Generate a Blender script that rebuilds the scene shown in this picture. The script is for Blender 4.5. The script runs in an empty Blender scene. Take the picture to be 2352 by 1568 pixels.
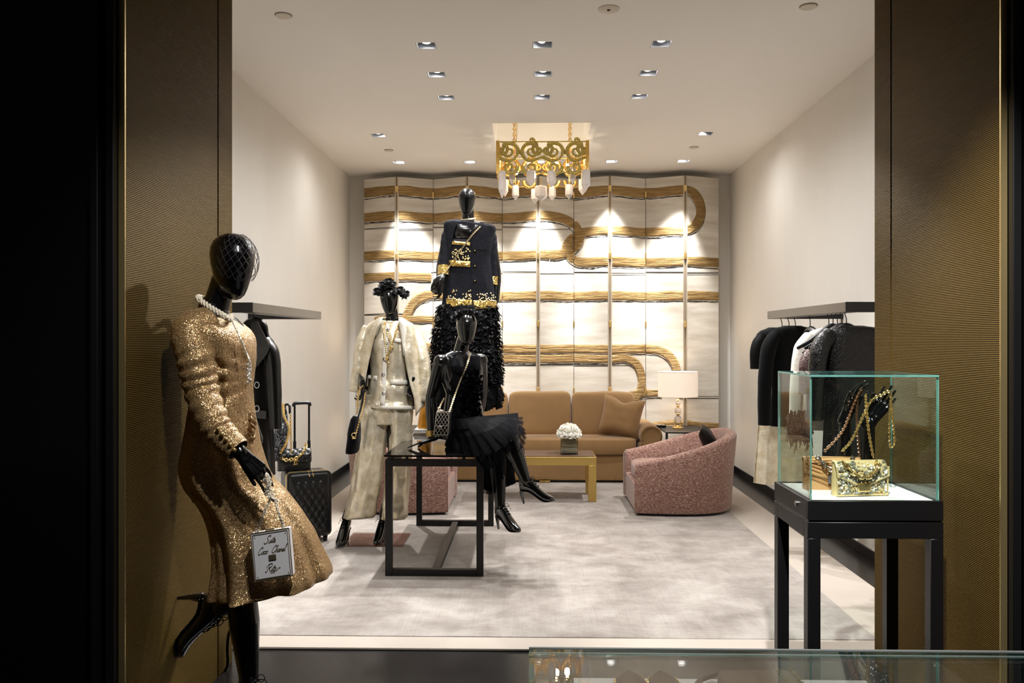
import bpy, math, random
from math import sin, cos, pi, radians, sqrt, atan2
from mathutils import Vector as V, Matrix, noise as mnoise

random.seed(7)
SC = bpy.context.scene
COL = SC.collection

# ------------------------------------------------------------------ camera, world, exposure
F = 1950.0 / 2352.0          # focal length over frame width
HC = 1.45                    # camera height
TH = math.atan(44.5 / 1950)  # small yaw to the left
cam_d = bpy.data.cameras.new('camera')
cam_d.sensor_width = 36.0
cam_d.lens = 36.0 * F
cam_d.shift_y = -3.0 / 2352
cam_d.clip_start = 0.05
cam = bpy.data.objects.new('camera', cam_d)
COL.objects.link(cam)
cam.location = (0, 0, HC)
cam.rotation_euler = (pi / 2, 0, TH)
SC.camera = cam

SC.view_settings.view_transform = 'Standard'
SC.view_settings.look = 'None'
SC.view_settings.gamma = 1.0
SC.view_settings.use_curve_mapping = False
SC.view_settings.exposure = 0.46
world = bpy.data.worlds.new('world')
world.use_nodes = True
world.node_tree.nodes['Background'].inputs[0].default_value = (1, .92, .82, 1)
world.node_tree.nodes['Background'].inputs[1].default_value = 0.012
SC.world = world
SC.cycles.max_bounces = 10
SC.cycles.diffuse_bounces = 5
SC.cycles.glossy_bounces = 4
SC.cycles.transmission_bounces = 10
SC.cycles.transparent_max_bounces = 12
SC.cycles.sample_clamp_indirect = 6.0
SC.cycles.caustics_reflective = False
SC.cycles.caustics_refractive = False
SC.cycles.use_denoising = True

WARM = (1.0, .985, .965)
ZC = 3.323                   # ceiling height
WL, WR, WB, WF = -2.075, 2.248, 9.66, 3.80   # room walls


def spot(name, loc, target, power, size=60, blend=.5, color=WARM, rad=.035):
    d = bpy.data.lights.new(name, 'SPOT')
    d.energy = power
    d.spot_size = radians(size)
    d.spot_blend = blend
    d.color = color
    d.shadow_soft_size = rad
    o = bpy.data.objects.new(name, d)
    COL.objects.link(o)
    o.location = loc
    o.rotation_euler = (V(target) - V(loc)).to_track_quat('-Z', 'Y').to_euler()
    return o


def point(name, loc, power, color=WARM, rad=.03):
    d = bpy.data.lights.new(name, 'POINT')
    d.energy = power
    d.color = color
    d.shadow_soft_size = rad
    o = bpy.data.objects.new(name, d)
    COL.objects.link(o)
    o.location = loc
    return o


# recessed ceiling lamps: x, y, target, power, cone
DOWN = [
    (-.67, 5.39, (-1.0, 4.2, .4), 120, 64), (.07, 5.39, (-1.2, 3.15, 1.15), 300, 38), (.82, 5.39, (1.45, 3.35, .95), 200, 38),
    (-.67, 5.98, (-1.15, 5.2, .2), 150, 64), (.08, 5.98, (-.5, 4.6, 0), 90, 60), (.82, 5.98, (1.35, 5.0, .3), 150, 66),
    (-.66, 6.55, (-.9, 5.95, 1.2), 190, 60), (.08, 6.55, (-.6, 5.7, .8), 150, 60), (.83, 6.55, (1.4, 5.2, .0), 120, 64),
    (-1.40, 7.74, (-.8, 6.4, .9), 230, 52), (1.58, 7.74, (.45, 7.6, .3), 200, 48),
    (-1.40, 8.93, (-1.28, 9.45, 1.75), 230, 50), (-.65, 8.93, (-.6, 9.45, 1.75), 230, 50), (.09, 8.93, (.07, 9.45, 1.75), 230, 50),
    (.84, 8.93, (.87, 9.45, 1.75), 230, 50), (1.59, 8.93, (1.5, 9.45, 1.75), 230, 50),
]
for i, (x, y, t, p, s) in enumerate(DOWN):
    spot('downlight_beam', (x, y, ZC - .012), t, p, s, .75)
    if i < 11:
        spot('downlight_spill', (x, y, ZC - .012), (x, y, 0), 26, 168, 1.)
# shopping mall lamps above and behind the photographer
spot('mall_beam', (.15, 1.3, 3.6), (-1.0, 3.2, .95), 220, 40, .7)
spot('mall_beam', (.5, 1.3, 3.6), (1.25, 3.2, .9), 760, 38, .7)

spot('mall_beam', (.55, 1.2, 3.6), (.55, 1.6, .6), 80, 44, .8)  # added unseen lamp, brightens the inside of the glass counter
# unseen lamps added under the portal head, brightening mannequins and clothes from the front
for x, t, p, s in ((-.25, (-.98, 5.9, 1.25), 210, 30), (.1, (-.45, 6.2, 1.7), 170, 28), (.75, (1.75, 5.0, 1.2), 120, 34), (.3, (-.25, 5.3, .6), 60, 34)):
    spot('portal_fill', (x, 3.3, 3.18), t, p, s, .8)

# ------------------------------------------------------------------ node materials
def lin(c):
    return tuple((v / 12.92 if v <= .04045 else ((v + .055) / 1.055) ** 2.4) for v in (x / 255 for x in c))


MATS = {}


def mat(name, col, rough=.5, metal=0., spec=.5, bump=None, var=None, coat=0., sheen=0., trans=0., ior=1.45, emit=None, alpha=1., stretch=(1, 1, 1), sub=0.):
    """bump = (kind, scale, strength, distance); var = (scale, amount, second colour)"""
    if name in MATS:
        return MATS[name]
    m = bpy.data.materials.new(name)
    m.use_nodes = True
    nt = m.node_tree
    b = nt.nodes['Principled BSDF']
    I = b.inputs
    c = lin(col)
    I['Base Color'].default_value = (*c, 1)
    I['Roughness'].default_value = rough
    I['Metallic'].default_value = metal
    I['Specular IOR Level'].default_value = spec
    I['Coat Weight'].default_value = coat
    I['Coat Roughness'].default_value = .08
    I['Sheen Weight'].default_value = sheen
    I['Transmission Weight'].default_value = trans
    I['IOR'].default_value = ior
    I['Alpha'].default_value = alpha
    if sub:
        I['Subsurface Weight'].default_value = sub
        I['Subsurface Radius'].default_value = (.02, .02, .02)
    if emit:
        I['Emission Color'].default_value = (*lin(emit[0]), 1)
        I['Emission Strength'].default_value = emit[1]
    L = nt.links.new
    if bump or var:
        tc = nt.nodes.new('ShaderNodeTexCoord')
        mp = nt.nodes.new('ShaderNodeMapping')
        mp.inputs['Scale'].default_value = stretch
        L(tc.outputs['Object'], mp.inputs[0])
    if var:
        n = nt.nodes.new('ShaderNodeTexNoise')
        n.inputs['Scale'].default_value = var[0]
        n.inputs['Detail'].default_value = 6
        n.inputs['Roughness'].default_value = .6
        L(mp.outputs[0], n.inputs['Vector'])
        r = nt.nodes.new('ShaderNodeValToRGB')
        r.color_ramp.elements[0].position = .5 - var[1]
        r.color_ramp.elements[1].position = .5 + var[1]
        r.color_ramp.elements[0].color = (*c, 1)
        r.color_ramp.elements[1].color = (*lin(var[2]), 1)
        L(n.outputs['Fac'], r.inputs[0])
        L(r.outputs[0], I['Base Color'])
    if bump:
        kind, sc, st, dist = bump
        if kind == 'noise':
            t = nt.nodes.new('ShaderNodeTexNoise')
            t.inputs['Detail'].default_value = 5
            out = t.outputs['Fac']
        elif kind == 'voronoi':
            t = nt.nodes.new('ShaderNodeTexVoronoi')
            out = t.outputs['Distance']
        elif kind == 'wave':
            t = nt.nodes.new('ShaderNodeTexWave')
            t.bands_direction = 'Z'
            out = t.outputs['Fac']
        t.inputs['Scale'].default_value = sc
        L(mp.outputs[0], t.inputs['Vector'])
        bp = nt.nodes.new('ShaderNodeBump')
        bp.inputs['Strength'].default_value = st
        bp.inputs['Distance'].default_value = dist
        L(out, bp.inputs['Height'])
        L(bp.outputs[0], I['Normal'])
    MATS[name] = m
    return m


def nd(m, kind, **kw):
    n = m.node_tree.nodes.new(kind)
    for k, v in kw.items():
        n.inputs[k].default_value = v
    return n


def ramp(m, stops):
    r = m.node_tree.nodes.new('ShaderNodeValToRGB')
    while len(r.color_ramp.elements) < len(stops):
        r.color_ramp.elements.new(.5)
    for e, (p, c) in zip(r.color_ramp.elements, stops):
        e.position = p
        e.color = (*lin(c), 1)
    return r


def sequin_mat(name, cols, scale=230, rough=.28, metal=.9, tilt=.9):
    """thousands of tiny discs: one random tilt and colour per cell"""
    m = mat(name, cols[0], rough, metal)
    nt = m.node_tree
    L = nt.links.new
    b = nt.nodes['Principled BSDF']
    tc = nt.nodes.new('ShaderNodeTexCoord')
    vo = nd(m, 'ShaderNodeTexVoronoi', Scale=scale)
    L(tc.outputs['Object'], vo.inputs['Vector'])
    sub = nt.nodes.new('ShaderNodeVectorMath')
    sub.operation = 'SUBTRACT'
    sub.inputs[1].default_value = (.5, .5, .5)
    L(vo.outputs['Color'], sub.inputs[0])
    mul = nt.nodes.new('ShaderNodeVectorMath')
    mul.operation = 'SCALE'
    mul.inputs['Scale'].default_value = tilt
    L(sub.outputs[0], mul.inputs[0])
    ge = nt.nodes.new('ShaderNodeNewGeometry')
    ad = nt.nodes.new('ShaderNodeVectorMath')
    L(ge.outputs['Normal'], ad.inputs[0])
    L(mul.outputs[0], ad.inputs[1])
    no = nt.nodes.new('ShaderNodeVectorMath')
    no.operation = 'NORMALIZE'
    L(ad.outputs[0], no.inputs[0])
    L(no.outputs[0], b.inputs['Normal'])
    r = ramp(m, [(i / max(1, len(cols) - 1), c) for i, c in enumerate(cols)])
    sp = nt.nodes.new('ShaderNodeSeparateXYZ')
    L(vo.outputs['Color'], sp.inputs[0])
    L(sp.outputs[0], r.inputs[0])
    L(r.outputs[0], b.inputs['Base Color'])
    return m


# ------------------------------------------------------------------ mesh builder
def Pt(px, py, Y):
    """room point seen at photo pixel (px, py) at room depth Y"""
    a = (px - 1176) / 1950.0
    dx, dy, dz = a * cos(TH) - sin(TH), a * sin(TH) + cos(TH), (781 - py) / 1950.0
    t = Y / dy
    return V((dx * t, Y, HC + dz * t))


def Px(px, Y):
    return Pt(px, 781, Y).x


def Pz(py, Y):
    return Pt(1176, py, Y).z


def spline(pts, n=8, closed=False):
    pts = [V(p) for p in pts]
    N = len(pts)
    out = []
    rng = range(N if closed else N - 1)
    for i in rng:
        if closed:
            p0, p1, p2, p3 = pts[i - 1], pts[i], pts[(i + 1) % N], pts[(i + 2) % N]
        else:
            p1, p2 = pts[i], pts[i + 1]
            p0 = pts[i - 1] if i else p1 * 2 - p2
            p3 = pts[i + 2] if i + 2 < N else p2 * 2 - p1
        for k in range(n):
            t = k / n
            out.append(.5 * ((2 * p1) + (p2 - p0) * t + (2 * p0 - 5 * p1 + 4 * p2 - p3) * t * t + (3 * p1 - p0 - 3 * p2 + p3) * t ** 3))
    if not closed:
        out.append(pts[-1].copy())
    return out


def lerpl(vals, n):
    """resample a list of floats to n"""
    out = []
    for i in range(n):
        t = i * (len(vals) - 1) / (n - 1)
        k = min(int(t), len(vals) - 2)
        out.append(vals[k] + (vals[k + 1] - vals[k]) * (t - k))
    return out


class MB:
    def __init__(s):
        s.v, s.f = [], []

    def add(s, vs, fs):
        o = len(s.v)
        s.v += [V(p) for p in vs]
        s.f += [tuple(i + o for i in f) for f in fs]
        return s

    def box(s, x0, x1, y0, y1, z0, z1, M=None):
        vs = [V((x, y, z)) for z in (z0, z1) for y in (y0, y1) for x in (x0, x1)]
        if M:
            vs = [M @ p for p in vs]
        return s.add(vs, [(0, 2, 3, 1), (4, 5, 7, 6), (0, 1, 5, 4), (2, 6, 7, 3), (0, 4, 6, 2), (1, 3, 7, 5)])

    def loft(s, rings, caps=True, closed=False):
        n = len(rings[0])
        vs = [p for r in rings for p in r]
        fs = []
        m = len(rings)
        for i in range(m if closed else m - 1):
            a, b = i * n, ((i + 1) % m) * n
            for j in range(n):
                k = (j + 1) % n
                fs.append((a + j, a + k, b + k, b + j))
        if caps and not closed:
            fs.append(tuple(range(n))[::-1])
            fs.append(tuple((m - 1) * n + j for j in range(n)))
        return s.add(vs, fs)

    def grid(s, rows):
        n = len(rows[0])
        fs = []
        for i in range(len(rows) - 1):
            for j in range(n - 1):
                fs.append((i * n + j, i * n + j + 1, (i + 1) * n + j + 1, (i + 1) * n + j))
        return s.add([p for r in rows for p in r], fs)

    def tube(s, pts, r, n=8, closed=False, flat=1., up=None, caps=True):
        pts = [V(p) for p in pts]
        N = len(pts)
        rs = r if isinstance(r, (list, tuple)) else [r] * N
        if len(rs) != N:
            rs = lerpl(rs, N)
        rings = []
        u = None
        for i, p in enumerate(pts):
            a = pts[i - 1] if (i or closed) else p
            b = pts[(i + 1) % N] if (i < N - 1 or closed) else p
            t = (b - a)
            t = t.normalized() if t.length > 1e-9 else V((0, 0, 1))
            if up is not None:
                u = V(up) - t * t.dot(V(up))
                u = u.normalized() if u.length > 1e-6 else t.orthogonal().normalized()
            elif u is None:
                u = t.orthogonal().normalized()
            else:
                u = u - t * t.dot(u)
                u = u.normalized() if u.length > 1e-6 else t.orthogonal().normalized()
            w = t.cross(u)
            rings.append([p + u * (cos(2 * pi * k / n) * rs[i]) + w * (sin(2 * pi * k / n) * rs[i] * flat) for k in range(n)])
        return s.loft(rings, caps, closed)

    def lathe(s, prof, c=(0, 0, 0), n=24, M=None):
        rings = []
        c = V(c)
        for r, z in prof:
            ring = [V((cos(2 * pi * k / n) * max(r, 1e-4), sin(2 * pi * k / n) * max(r, 1e-4), z)) for k in range(n)]
            rings.append([(M @ p if M else p) + c for p in ring])
        return s.loft(rings)

    def ell(s, c, rad, R=None, nu=16, nv=10):
        c = V(c)
        rings = []
        for i in range(nv + 1):
            th = pi * i / nv
            ring = []
            for j in range(nu):
                p = V((max(sin(th), 1e-3) * cos(2 * pi * j / nu) * rad[0], max(sin(th), 1e-3) * sin(2 * pi * j / nu) * rad[1], -cos(th) * rad[2]))
                ring.append(c + (R @ p if R else p))
            rings.append(ring)
        return s.loft(rings)

    def capsule(s, a, b, ra, rb, n=20):
        """tapered capsule, closed"""
        a, b = V(a), V(b)
        t = (b - a).normalized()
        u = t.orthogonal().normalized()
        w = t.cross(u)
        rings = []
        for k in range(5):
            an = -pi / 2 + pi / 2 * k / 4
            rings.append((a + t * (ra * sin(an)), max(ra * cos(an), 1e-4)))
        for k in range(5):
            an = pi / 2 * k / 4
            rings.append((b + t * (rb * sin(an)), max(rb * cos(an), 1e-4)))
        return s.loft([[c + (u * cos(2 * pi * j / n) + w * sin(2 * pi * j / n)) * r for j in range(n)] for c, r in rings])

    def chainlinks(s, pts, link, r, n=5, m=8, wide=.62):
        """interlocking oval links along a polyline"""
        pts = [V(p) for p in pts]
        seg = [0]
        for a, b in zip(pts, pts[1:]):
            seg.append(seg[-1] + (b - a).length)
        N = max(2, int(seg[-1] / (link * .72)))
        j = 0
        for k in range(N):
            d = seg[-1] * (k + .5) / N
            while j < len(pts) - 2 and seg[j + 1] < d:
                j += 1
            t = (pts[j + 1] - pts[j]).normalized()
            c = pts[j] + t * (d - seg[j])
            u = t.orthogonal().normalized()
            w = t.cross(u)
            side = u + w if k % 2 else u - w
            side.normalize()
            nrm = t.cross(side)
            ring = [c + t * (cos(2 * pi * q / m) * link * .5) + side * (sin(2 * pi * q / m) * link * .5 * wide) for q in range(m)]
            s.tube(ring, r, n, closed=True, up=nrm)
        return s

    def build(s, name, m, parent=None, smooth=35, bev=0, seg=2, solid=0, subd=0, remesh=0, iters=0, kind=None, label=None):
        me = bpy.data.meshes.new(name)
        off = OFF.get(parent.name, V((0, 0, 0))) if parent else V((0, 0, 0))
        me.from_pydata([tuple(p - off) for p in s.v], [], s.f)
        me.update()
        if smooth:
            me.shade_smooth()
            if smooth < 180:
                me.set_sharp_from_angle(angle=radians(smooth))
        if m:
            me.materials.append(m)
        o = bpy.data.objects.new(name, me)
        COL.objects.link(o)
        if parent:
            o.parent = parent
            OFF[o.name] = off
        if remesh:
            md = o.modifiers.new('remesh', 'REMESH')
            md.mode = 'VOXEL'
            md.voxel_size = remesh
            md.use_smooth_shade = True
        if iters:
            md = o.modifiers.new('smooth', 'SMOOTH')
            md.factor = .5
            md.iterations = iters
        if solid:
            md = o.modifiers.new('solid', 'SOLIDIFY')
            md.thickness = solid
            md.offset = 0
        if bev:
            md = o.modifiers.new('bevel', 'BEVEL')
            md.width = bev
            md.segments = seg
            md.limit_method = 'ANGLE'
            md.angle_limit = radians(40)
        if subd:
            md = o.modifiers.new('subd', 'SUBSURF')
            md.levels = md.render_levels = subd
        if kind:
            o['kind'] = kind
        if label:
            o['label'] = label
        return o


OFF = {}


def thing(name, label, cat, loc=(0, 0, 0), group=None):
    o = bpy.data.objects.new(name, None)
    COL.objects.link(o)
    o.location = loc
    o.empty_display_size = .1
    OFF[o.name] = V(loc)
    o['label'] = label
    o['category'] = cat
    if group:
        o['group'] = group
    return o


def tag(o, label, cat, group=None):
    o['label'] = label
    o['category'] = cat
    if group:
        o['group'] = group
    return o


def dup(root, dloc, label=None, rz=0., group=None):
    r = root.copy()
    COL.objects.link(r)
    r.location = V(root.location) + V(dloc)
    r.rotation_euler.z += rz
    OFF[r.name] = V(r.location)
    if label:
        r['label'] = label
    if group:
        r['group'] = group
    for ch in list(root.children):
        c = ch.copy()
        COL.objects.link(c)
        c.parent = r
        for g in ch.children:
            d = g.copy()
            COL.objects.link(d)
            d.parent = c
    return r


def structure(mb, name, m, parent=None, **k):
    return mb.build(name, m, parent, kind='structure', **k)


def fbm(x, y=0., z=0.):
    return mnoise.noise(V((x, y, z)))
# ------------------------------------------------------------------ materials
m_wall = mat('plaster_wall', (222, 218, 211), .8, bump=('noise', 9, .12, .02), var=(2.2, .35, (230, 226, 219)), stretch=(1, 1, .35))
m_ceil = mat('painted_ceiling', (248, 245, 240), .85)
m_black = mat('black_satin_metal', (13, 12, 13), .42, spec=.5)
m_gloss = mat('black_gloss', (8, 8, 9), .12, spec=.6)
m_floor = mat('black_stone_floor', (20, 18, 18), .24, spec=.28, bump=('noise', 40, .05, .01), var=(3, .3, (26, 24, 24)))
m_gold = mat('polished_gold', (238, 206, 138), .22, .9)
m_goldd = mat('antique_gold', (212, 182, 116), .38, 1., bump=('noise', 60, .4, .004), var=(30, .2, (150, 112, 48)))
m_bronze = mat('bronze_strip', (120, 92, 48), .42, .8)
m_silver = mat('silver_metal', (205, 205, 208), .22, 1.)
m_body = mat('black_mannequin', (7, 7, 8), .2, spec=.55, coat=.3)
m_stock = mat('black_stocking', (8, 8, 9), .38)
m_patent = mat('black_patent', (6, 6, 7), .08, spec=.7, coat=1.)
m_glass = mat('clear_glass', (240, 250, 247), .0, trans=1., ior=1.45)
m_gedge = mat('green_glass_edge', (122, 186, 176), .05, trans=.6, ior=1.45)
m_white = mat('white_panel', (240, 238, 236), .4)


def rib_material():
    m = mat('gold_ribbed_wallcovering', (100, 76, 36), .6, .15, spec=.05)
    nt = m.node_tree
    L = nt.links.new
    b = nt.nodes['Principled BSDF']
    tc = nt.nodes.new('ShaderNodeTexCoord')
    w = nt.nodes.new('ShaderNodeTexWave')
    w.bands_direction = 'Z'
    w.inputs['Scale'].default_value = .314 / .0062
    w.inputs['Distortion'].default_value = .5
    w.inputs['Detail Scale'].default_value = .04
    L(tc.outputs['Object'], w.inputs['Vector'])
    r = ramp(m, [(.1, (38, 28, 12)), (.5, (92, 70, 30)), (1, (136, 108, 52))])  # dark stops paint the shade in the grooves between the ribs
    L(w.outputs['Fac'], r.inputs[0])
    n = nd(m, 'ShaderNodeTexNoise', Scale=1.3, Detail=3)
    L(tc.outputs['Object'], n.inputs['Vector'])
    mx = nt.nodes.new('ShaderNodeMix')
    mx.data_type = 'RGBA'
    mx.blend_type = 'MULTIPLY'
    mx.inputs[0].default_value = .35
    L(r.outputs[0], mx.inputs[6])
    L(n.outputs['Fac'], mx.inputs[7])
    L(mx.outputs[2], b.inputs['Base Color'])
    bp = nd(m, 'ShaderNodeBump', Strength=.45, Distance=.003)
    L(w.outputs['Fac'], bp.inputs['Height'])
    L(bp.outputs[0], b.inputs['Normal'])
    return m


m_rib = rib_material()


def carpet_material():
    m = mat('silver_beige_carpet', (205, 192, 180), .95, sheen=.4)
    nt = m.node_tree
    L = nt.links.new
    b = nt.nodes['Principled BSDF']
    tc = nt.nodes.new('ShaderNodeTexCoord')
    n1 = nd(m, 'ShaderNodeTexNoise', Scale=2.6, Detail=10, Roughness=.72, Distortion=.2)
    mp = nt.nodes.new('ShaderNodeMapping')
    mp.inputs['Scale'].default_value = (1, 1.15, 1)
    L(tc.outputs['Object'], mp.inputs[0])
    L(mp.outputs[0], n1.inputs['Vector'])
    r = ramp(m, [(.34, (120, 110, 102)), (.48, (148, 139, 132)), (.64, (174, 167, 161))])
    L(n1.outputs['Fac'], r.inputs[0])
    mp2 = nt.nodes.new('ShaderNodeMapping')
    mp2.inputs['Scale'].default_value = (3, 160, 1)
    L(tc.outputs['Object'], mp2.inputs[0])
    n2 = nd(m, 'ShaderNodeTexNoise', Scale=1.2, Detail=4)
    L(mp2.outputs[0], n2.inputs['Vector'])
    mp3 = nt.nodes.new('ShaderNodeMapping')
    mp3.inputs['Scale'].default_value = (120, 2, 1)
    L(tc.outputs['Object'], mp3.inputs[0])
    n3 = nd(m, 'ShaderNodeTexNoise', Scale=1.2, Detail=4)
    L(mp3.outputs[0], n3.inputs['Vector'])
    mm = nt.nodes.new('ShaderNodeMath')
    mm.operation = 'ADD'
    L(n2.outputs['Fac'], mm.inputs[0])
    L(n3.outputs['Fac'], mm.inputs[1])
    r2 = ramp(m, [(.35, (222, 219, 216)), (.62, (255, 255, 255))])
    mh = nt.nodes.new('ShaderNodeMath')
    mh.operation = 'MULTIPLY'
    mh.inputs[1].default_value = .5
    L(mm.outputs[0], mh.inputs[0])
    L(mh.outputs[0], r2.inputs[0])
    mx = nt.nodes.new('ShaderNodeMix')
    mx.data_type = 'RGBA'
    mx.blend_type = 'MULTIPLY'
    mx.inputs[0].default_value = .8
    L(r.outputs[0], mx.inputs[6])
    L(r2.outputs[0], mx.inputs[7])
    L(mx.outputs[2], b.inputs['Base Color'])
    bp = nd(m, 'ShaderNodeBump', Strength=.35, Distance=.006)
    L(mm.outputs[0], bp.inputs['Height'])
    L(bp.outputs[0], b.inputs['Normal'])
    return m


m_carpet = carpet_material()
m_border = mat('beige_border_carpet', (170, 160, 149), .9, bump=('noise', 120, .15, .004), var=(2, .4, (178, 168, 158)))
m_silk = mat('painted_silk', (228, 224, 215), .55, bump=('noise', 30, .12, .004), var=(2.6, .16, (200, 192, 179)), stretch=(.6, .6, 4.))
m_gleaf = mat('gold_leaf_relief', (182, 152, 102), .36, .4, bump=('noise', 7, 1., .016), var=(7, .16, (132, 104, 62)), stretch=(1, 1, 14))
m_ink = mat('black_ink', (28, 24, 22), .6)

# ------------------------------------------------------------------ room shell
b = MB().box(-6, 6, -4, 10, -.12, 0)
structure(b, 'floor', m_floor)
# ceiling with holes for the lamps and for the chandelier pocket
holes = [(x - .062, x + .062, y - .062, y + .062) for x, y, *_ in DOWN]
POCK = (-.34, .517, 7.33, 8.45)
holes.append(POCK)
xs = sorted({round(v, 4) for h in holes for v in h[:2]} | {WL - .15, WR + .15})
ys = sorted({round(v, 4) for h in holes for v in h[2:]} | {WF - .02, WB + .15})
b = MB()
for j in range(len(ys) - 1):
    run = None
    for i in range(len(xs) - 1):
        cx, cy = (xs[i] + xs[i + 1]) / 2, (ys[j] + ys[j + 1]) / 2
        inside = any(h[0] < cx < h[1] and h[2] < cy < h[3] for h in holes)
        if not inside:
            run = xs[i] if run is None else run
        if run is not None and (inside or i == len(xs) - 2):
            b.add([(run, ys[j], ZC), (xs[i] if inside else xs[i + 1], ys[j], ZC), (xs[i] if inside else xs[i + 1], ys[j + 1], ZC), (run, ys[j + 1], ZC)], [(0, 3, 2, 1)])
            run = None
structure(b, 'ceiling', m_ceil)
x0, x1, y0, y1 = POCK
b = MB().box(x0 - .03, x0, y0 - .03, y1 + .03, ZC + .002, ZC + .32).box(x1, x1 + .03, y0 - .03, y1 + .03, ZC + .002, ZC + .32)
b.box(x0, x1, y0 - .03, y0, ZC + .002, ZC + .32).box(x0, x1, y1, y1 + .03, ZC + .002, ZC + .32).box(x0 - .03, x1 + .03, y0 - .03, y1 + .03, ZC + .32, ZC + .35)
structure(b, 'ceiling_chandelier_recess', m_ceil)
structure(MB().box(WL - .15, WL, WF, WB + .15, 0, ZC + .01), 'wall_left', m_wall)
structure(MB().box(WR, WR + .15, WF, WB + .15, 0, ZC + .01), 'wall_right', m_wall)
structure(MB().box(WL, WR, WB, WB + .15, 0, ZC + .01), 'wall_back', m_wall)
PL, PR, PY0 = -1.35, 1.522, 2.787
structure(MB().box(WL - .15, PL - .06, WF - .1, WF, 0, ZC + .6).box(PR + .06, WR + .15, WF - .1, WF, 0, ZC + .6).box(PL - .06, PR + .06, WF - .1, WF, 3.2, ZC + .6), 'wall_front', m_wall)
# baseboards
structure(MB().box(WL, WL + .012, WF, WB, 0, .066), 'baseboard_left', m_black, bev=.002)
structure(MB().box(WR - .012, WR, WF, WB, 0, .066), 'baseboard_right', m_black, bev=.002)
structure(MB().box(WL, WR, WB - .012, WB, 0, .066), 'baseboard_back', m_black, bev=.002)
# portal: ribbed gold reveals, gap joint, return strip, dark side walls
for sx, X, nm in ((-1, PL, 'left'), (1, PR, 'right')):
    def bx(a, bb, y0, y1, z0, z1):
        return MB().box(min(X + sx * a, X + sx * bb), max(X + sx * a, X + sx * bb), y0, y1, z0, z1)
    w = structure(bx(.02, .06, PY0, WF, 0, 3.25), 'wall_portal_' + nm, m_black)
    # stacked ribbed sheets with fine horizontal joints
    for k, (za, zb) in enumerate(((0, .77), (.7705, 1.62), (1.6205, 2.45), (2.4505, 3.25))):
        structure(bx(0, .02, PY0 + .012, 3.622, za, zb), 'ribbed_panel', m_rib, w)
    structure(bx(0, .02, 3.636, WF + .001, 0, 3.25), 'return_strip', m_rib, w)
    structure(bx(-.001, .02, PY0, PY0 + .008, 0, 3.25), 'edge_strip', mat('pale_gold_edge', (206, 182, 128), .35, .9), w)
    structure(bx(.02, 4.5, PY0 + .0, PY0 + .08, 0, 3.6), 'wall_facade_' + nm, m_gloss)
    structure(bx(.022, .05, PY0 - .03, PY0, 0, 3.6).box(min(X + sx * .075, X + sx * .1), max(X + sx * .075, X + sx * .1), PY0 - .03, PY0, 0, 3.6), 'trim_1_' + nm, m_black, bev=.003)
structure(MB().box(PL - .06, PR + .06, PY0, WF, 3.2, 3.26), 'trim_portal_head', m_rib)
# carpet and its border, lying in a black stone floor
BX0, BX1, BY0, BY1 = -1.815, 1.996, 3.955, WB - .25
CX0, CX1, CY0 = -1.48, 1.66, 4.11
fr = MB().box(BX0, BX1, BY0, CY0, 0, .012).box(BX0, CX0, CY0, BY1, 0, .012).box(CX1, BX1, CY0, BY1, 0, .012)
structure(fr, 'floor_border', m_border, bev=.004)
tag(MB().box(CX0 + .002, CX1 - .002, CY0 + .002, BY1, 0, .014).build('carpet', m_carpet, bev=.004), 'silver beige mottled carpet covering the salon floor', 'carpet')

# ------------------------------------------------------------------ ceiling lamps and discs
m_bulb = mat('lamp_glow', (255, 250, 240), .5, emit=((255, 246, 232), 14))
m_refl = mat('lamp_reflector', (206, 210, 218), .3, .55)
m_trimw = mat('lamp_trim', (214, 204, 190), .5)
rowname = ['front', 'second', 'third', 'fourth', 'rear']
rows = [(0, 3), (3, 6), (6, 9), (9, 11), (11, 16)]
side3 = ['left', 'middle', 'right']
for ri, (a, e) in enumerate(rows):
    for k in range(a, e):
        x, y, t, p, s = DOWN[k]
        n = e - a
        pos = side3[k - a] if n == 3 else (['leftmost', 'rightmost'][k - a] if n == 2 else ['leftmost', 'second from left', 'middle', 'second from right', 'rightmost'][k - a])
        o = thing('ceiling_downlight', f'square recessed ceiling downlight, {pos} one of the {rowname[ri]} row', 'downlight', (x, y, ZC), 'square ceiling downlights')
        h = .06
        d = MB()
        for q in (0, 1):
            sg = 1 if q else -1
            d.box(x + sg * h if sg < 0 else x + h, x + sg * h + .004 if sg > 0 else x - h + .004, y - h, y + h, ZC, ZC + .11)
            d.box(x - h, x + h, y + sg * h - (.004 if sg > 0 else 0), y + sg * h + (.004 if sg < 0 else 0), ZC, ZC + .11)
        d.box(x - h, x + h, y - h, y + h, ZC + .106, ZC + .11)
        d.build('housing', m_refl, o)
        dirv = (V(t) - V((x, y, ZC))).normalized()
        R = V((0, 0, -1)).rotation_difference(dirv).to_matrix().to_4x4()
        c = V((x, y, ZC + .055))
        MB().lathe([(.0, .03), (.036, .03), (.042, -.022), (.036, -.024), (.034, -.01), (0, -.01)], c, 20, R).build('lamp_ring', m_refl, o)
        MB().lathe([(0, -.012), (.033, -.012), (.033, -.016), (0, -.016)], c, 20, R).build('bulb', m_bulb, o)
disc = [(651, 30, .046, 'round white ceiling disc near the left wall at the front', 'round ceiling disc'), (1857, 20, .046, 'round white ceiling disc near the right wall at the front', ''),
        (893, 343, .042, 'small round ceiling disc beyond the left downlight', ''), (1594, 340, .042, 'small round ceiling disc beyond the right downlight', '')]
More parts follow.
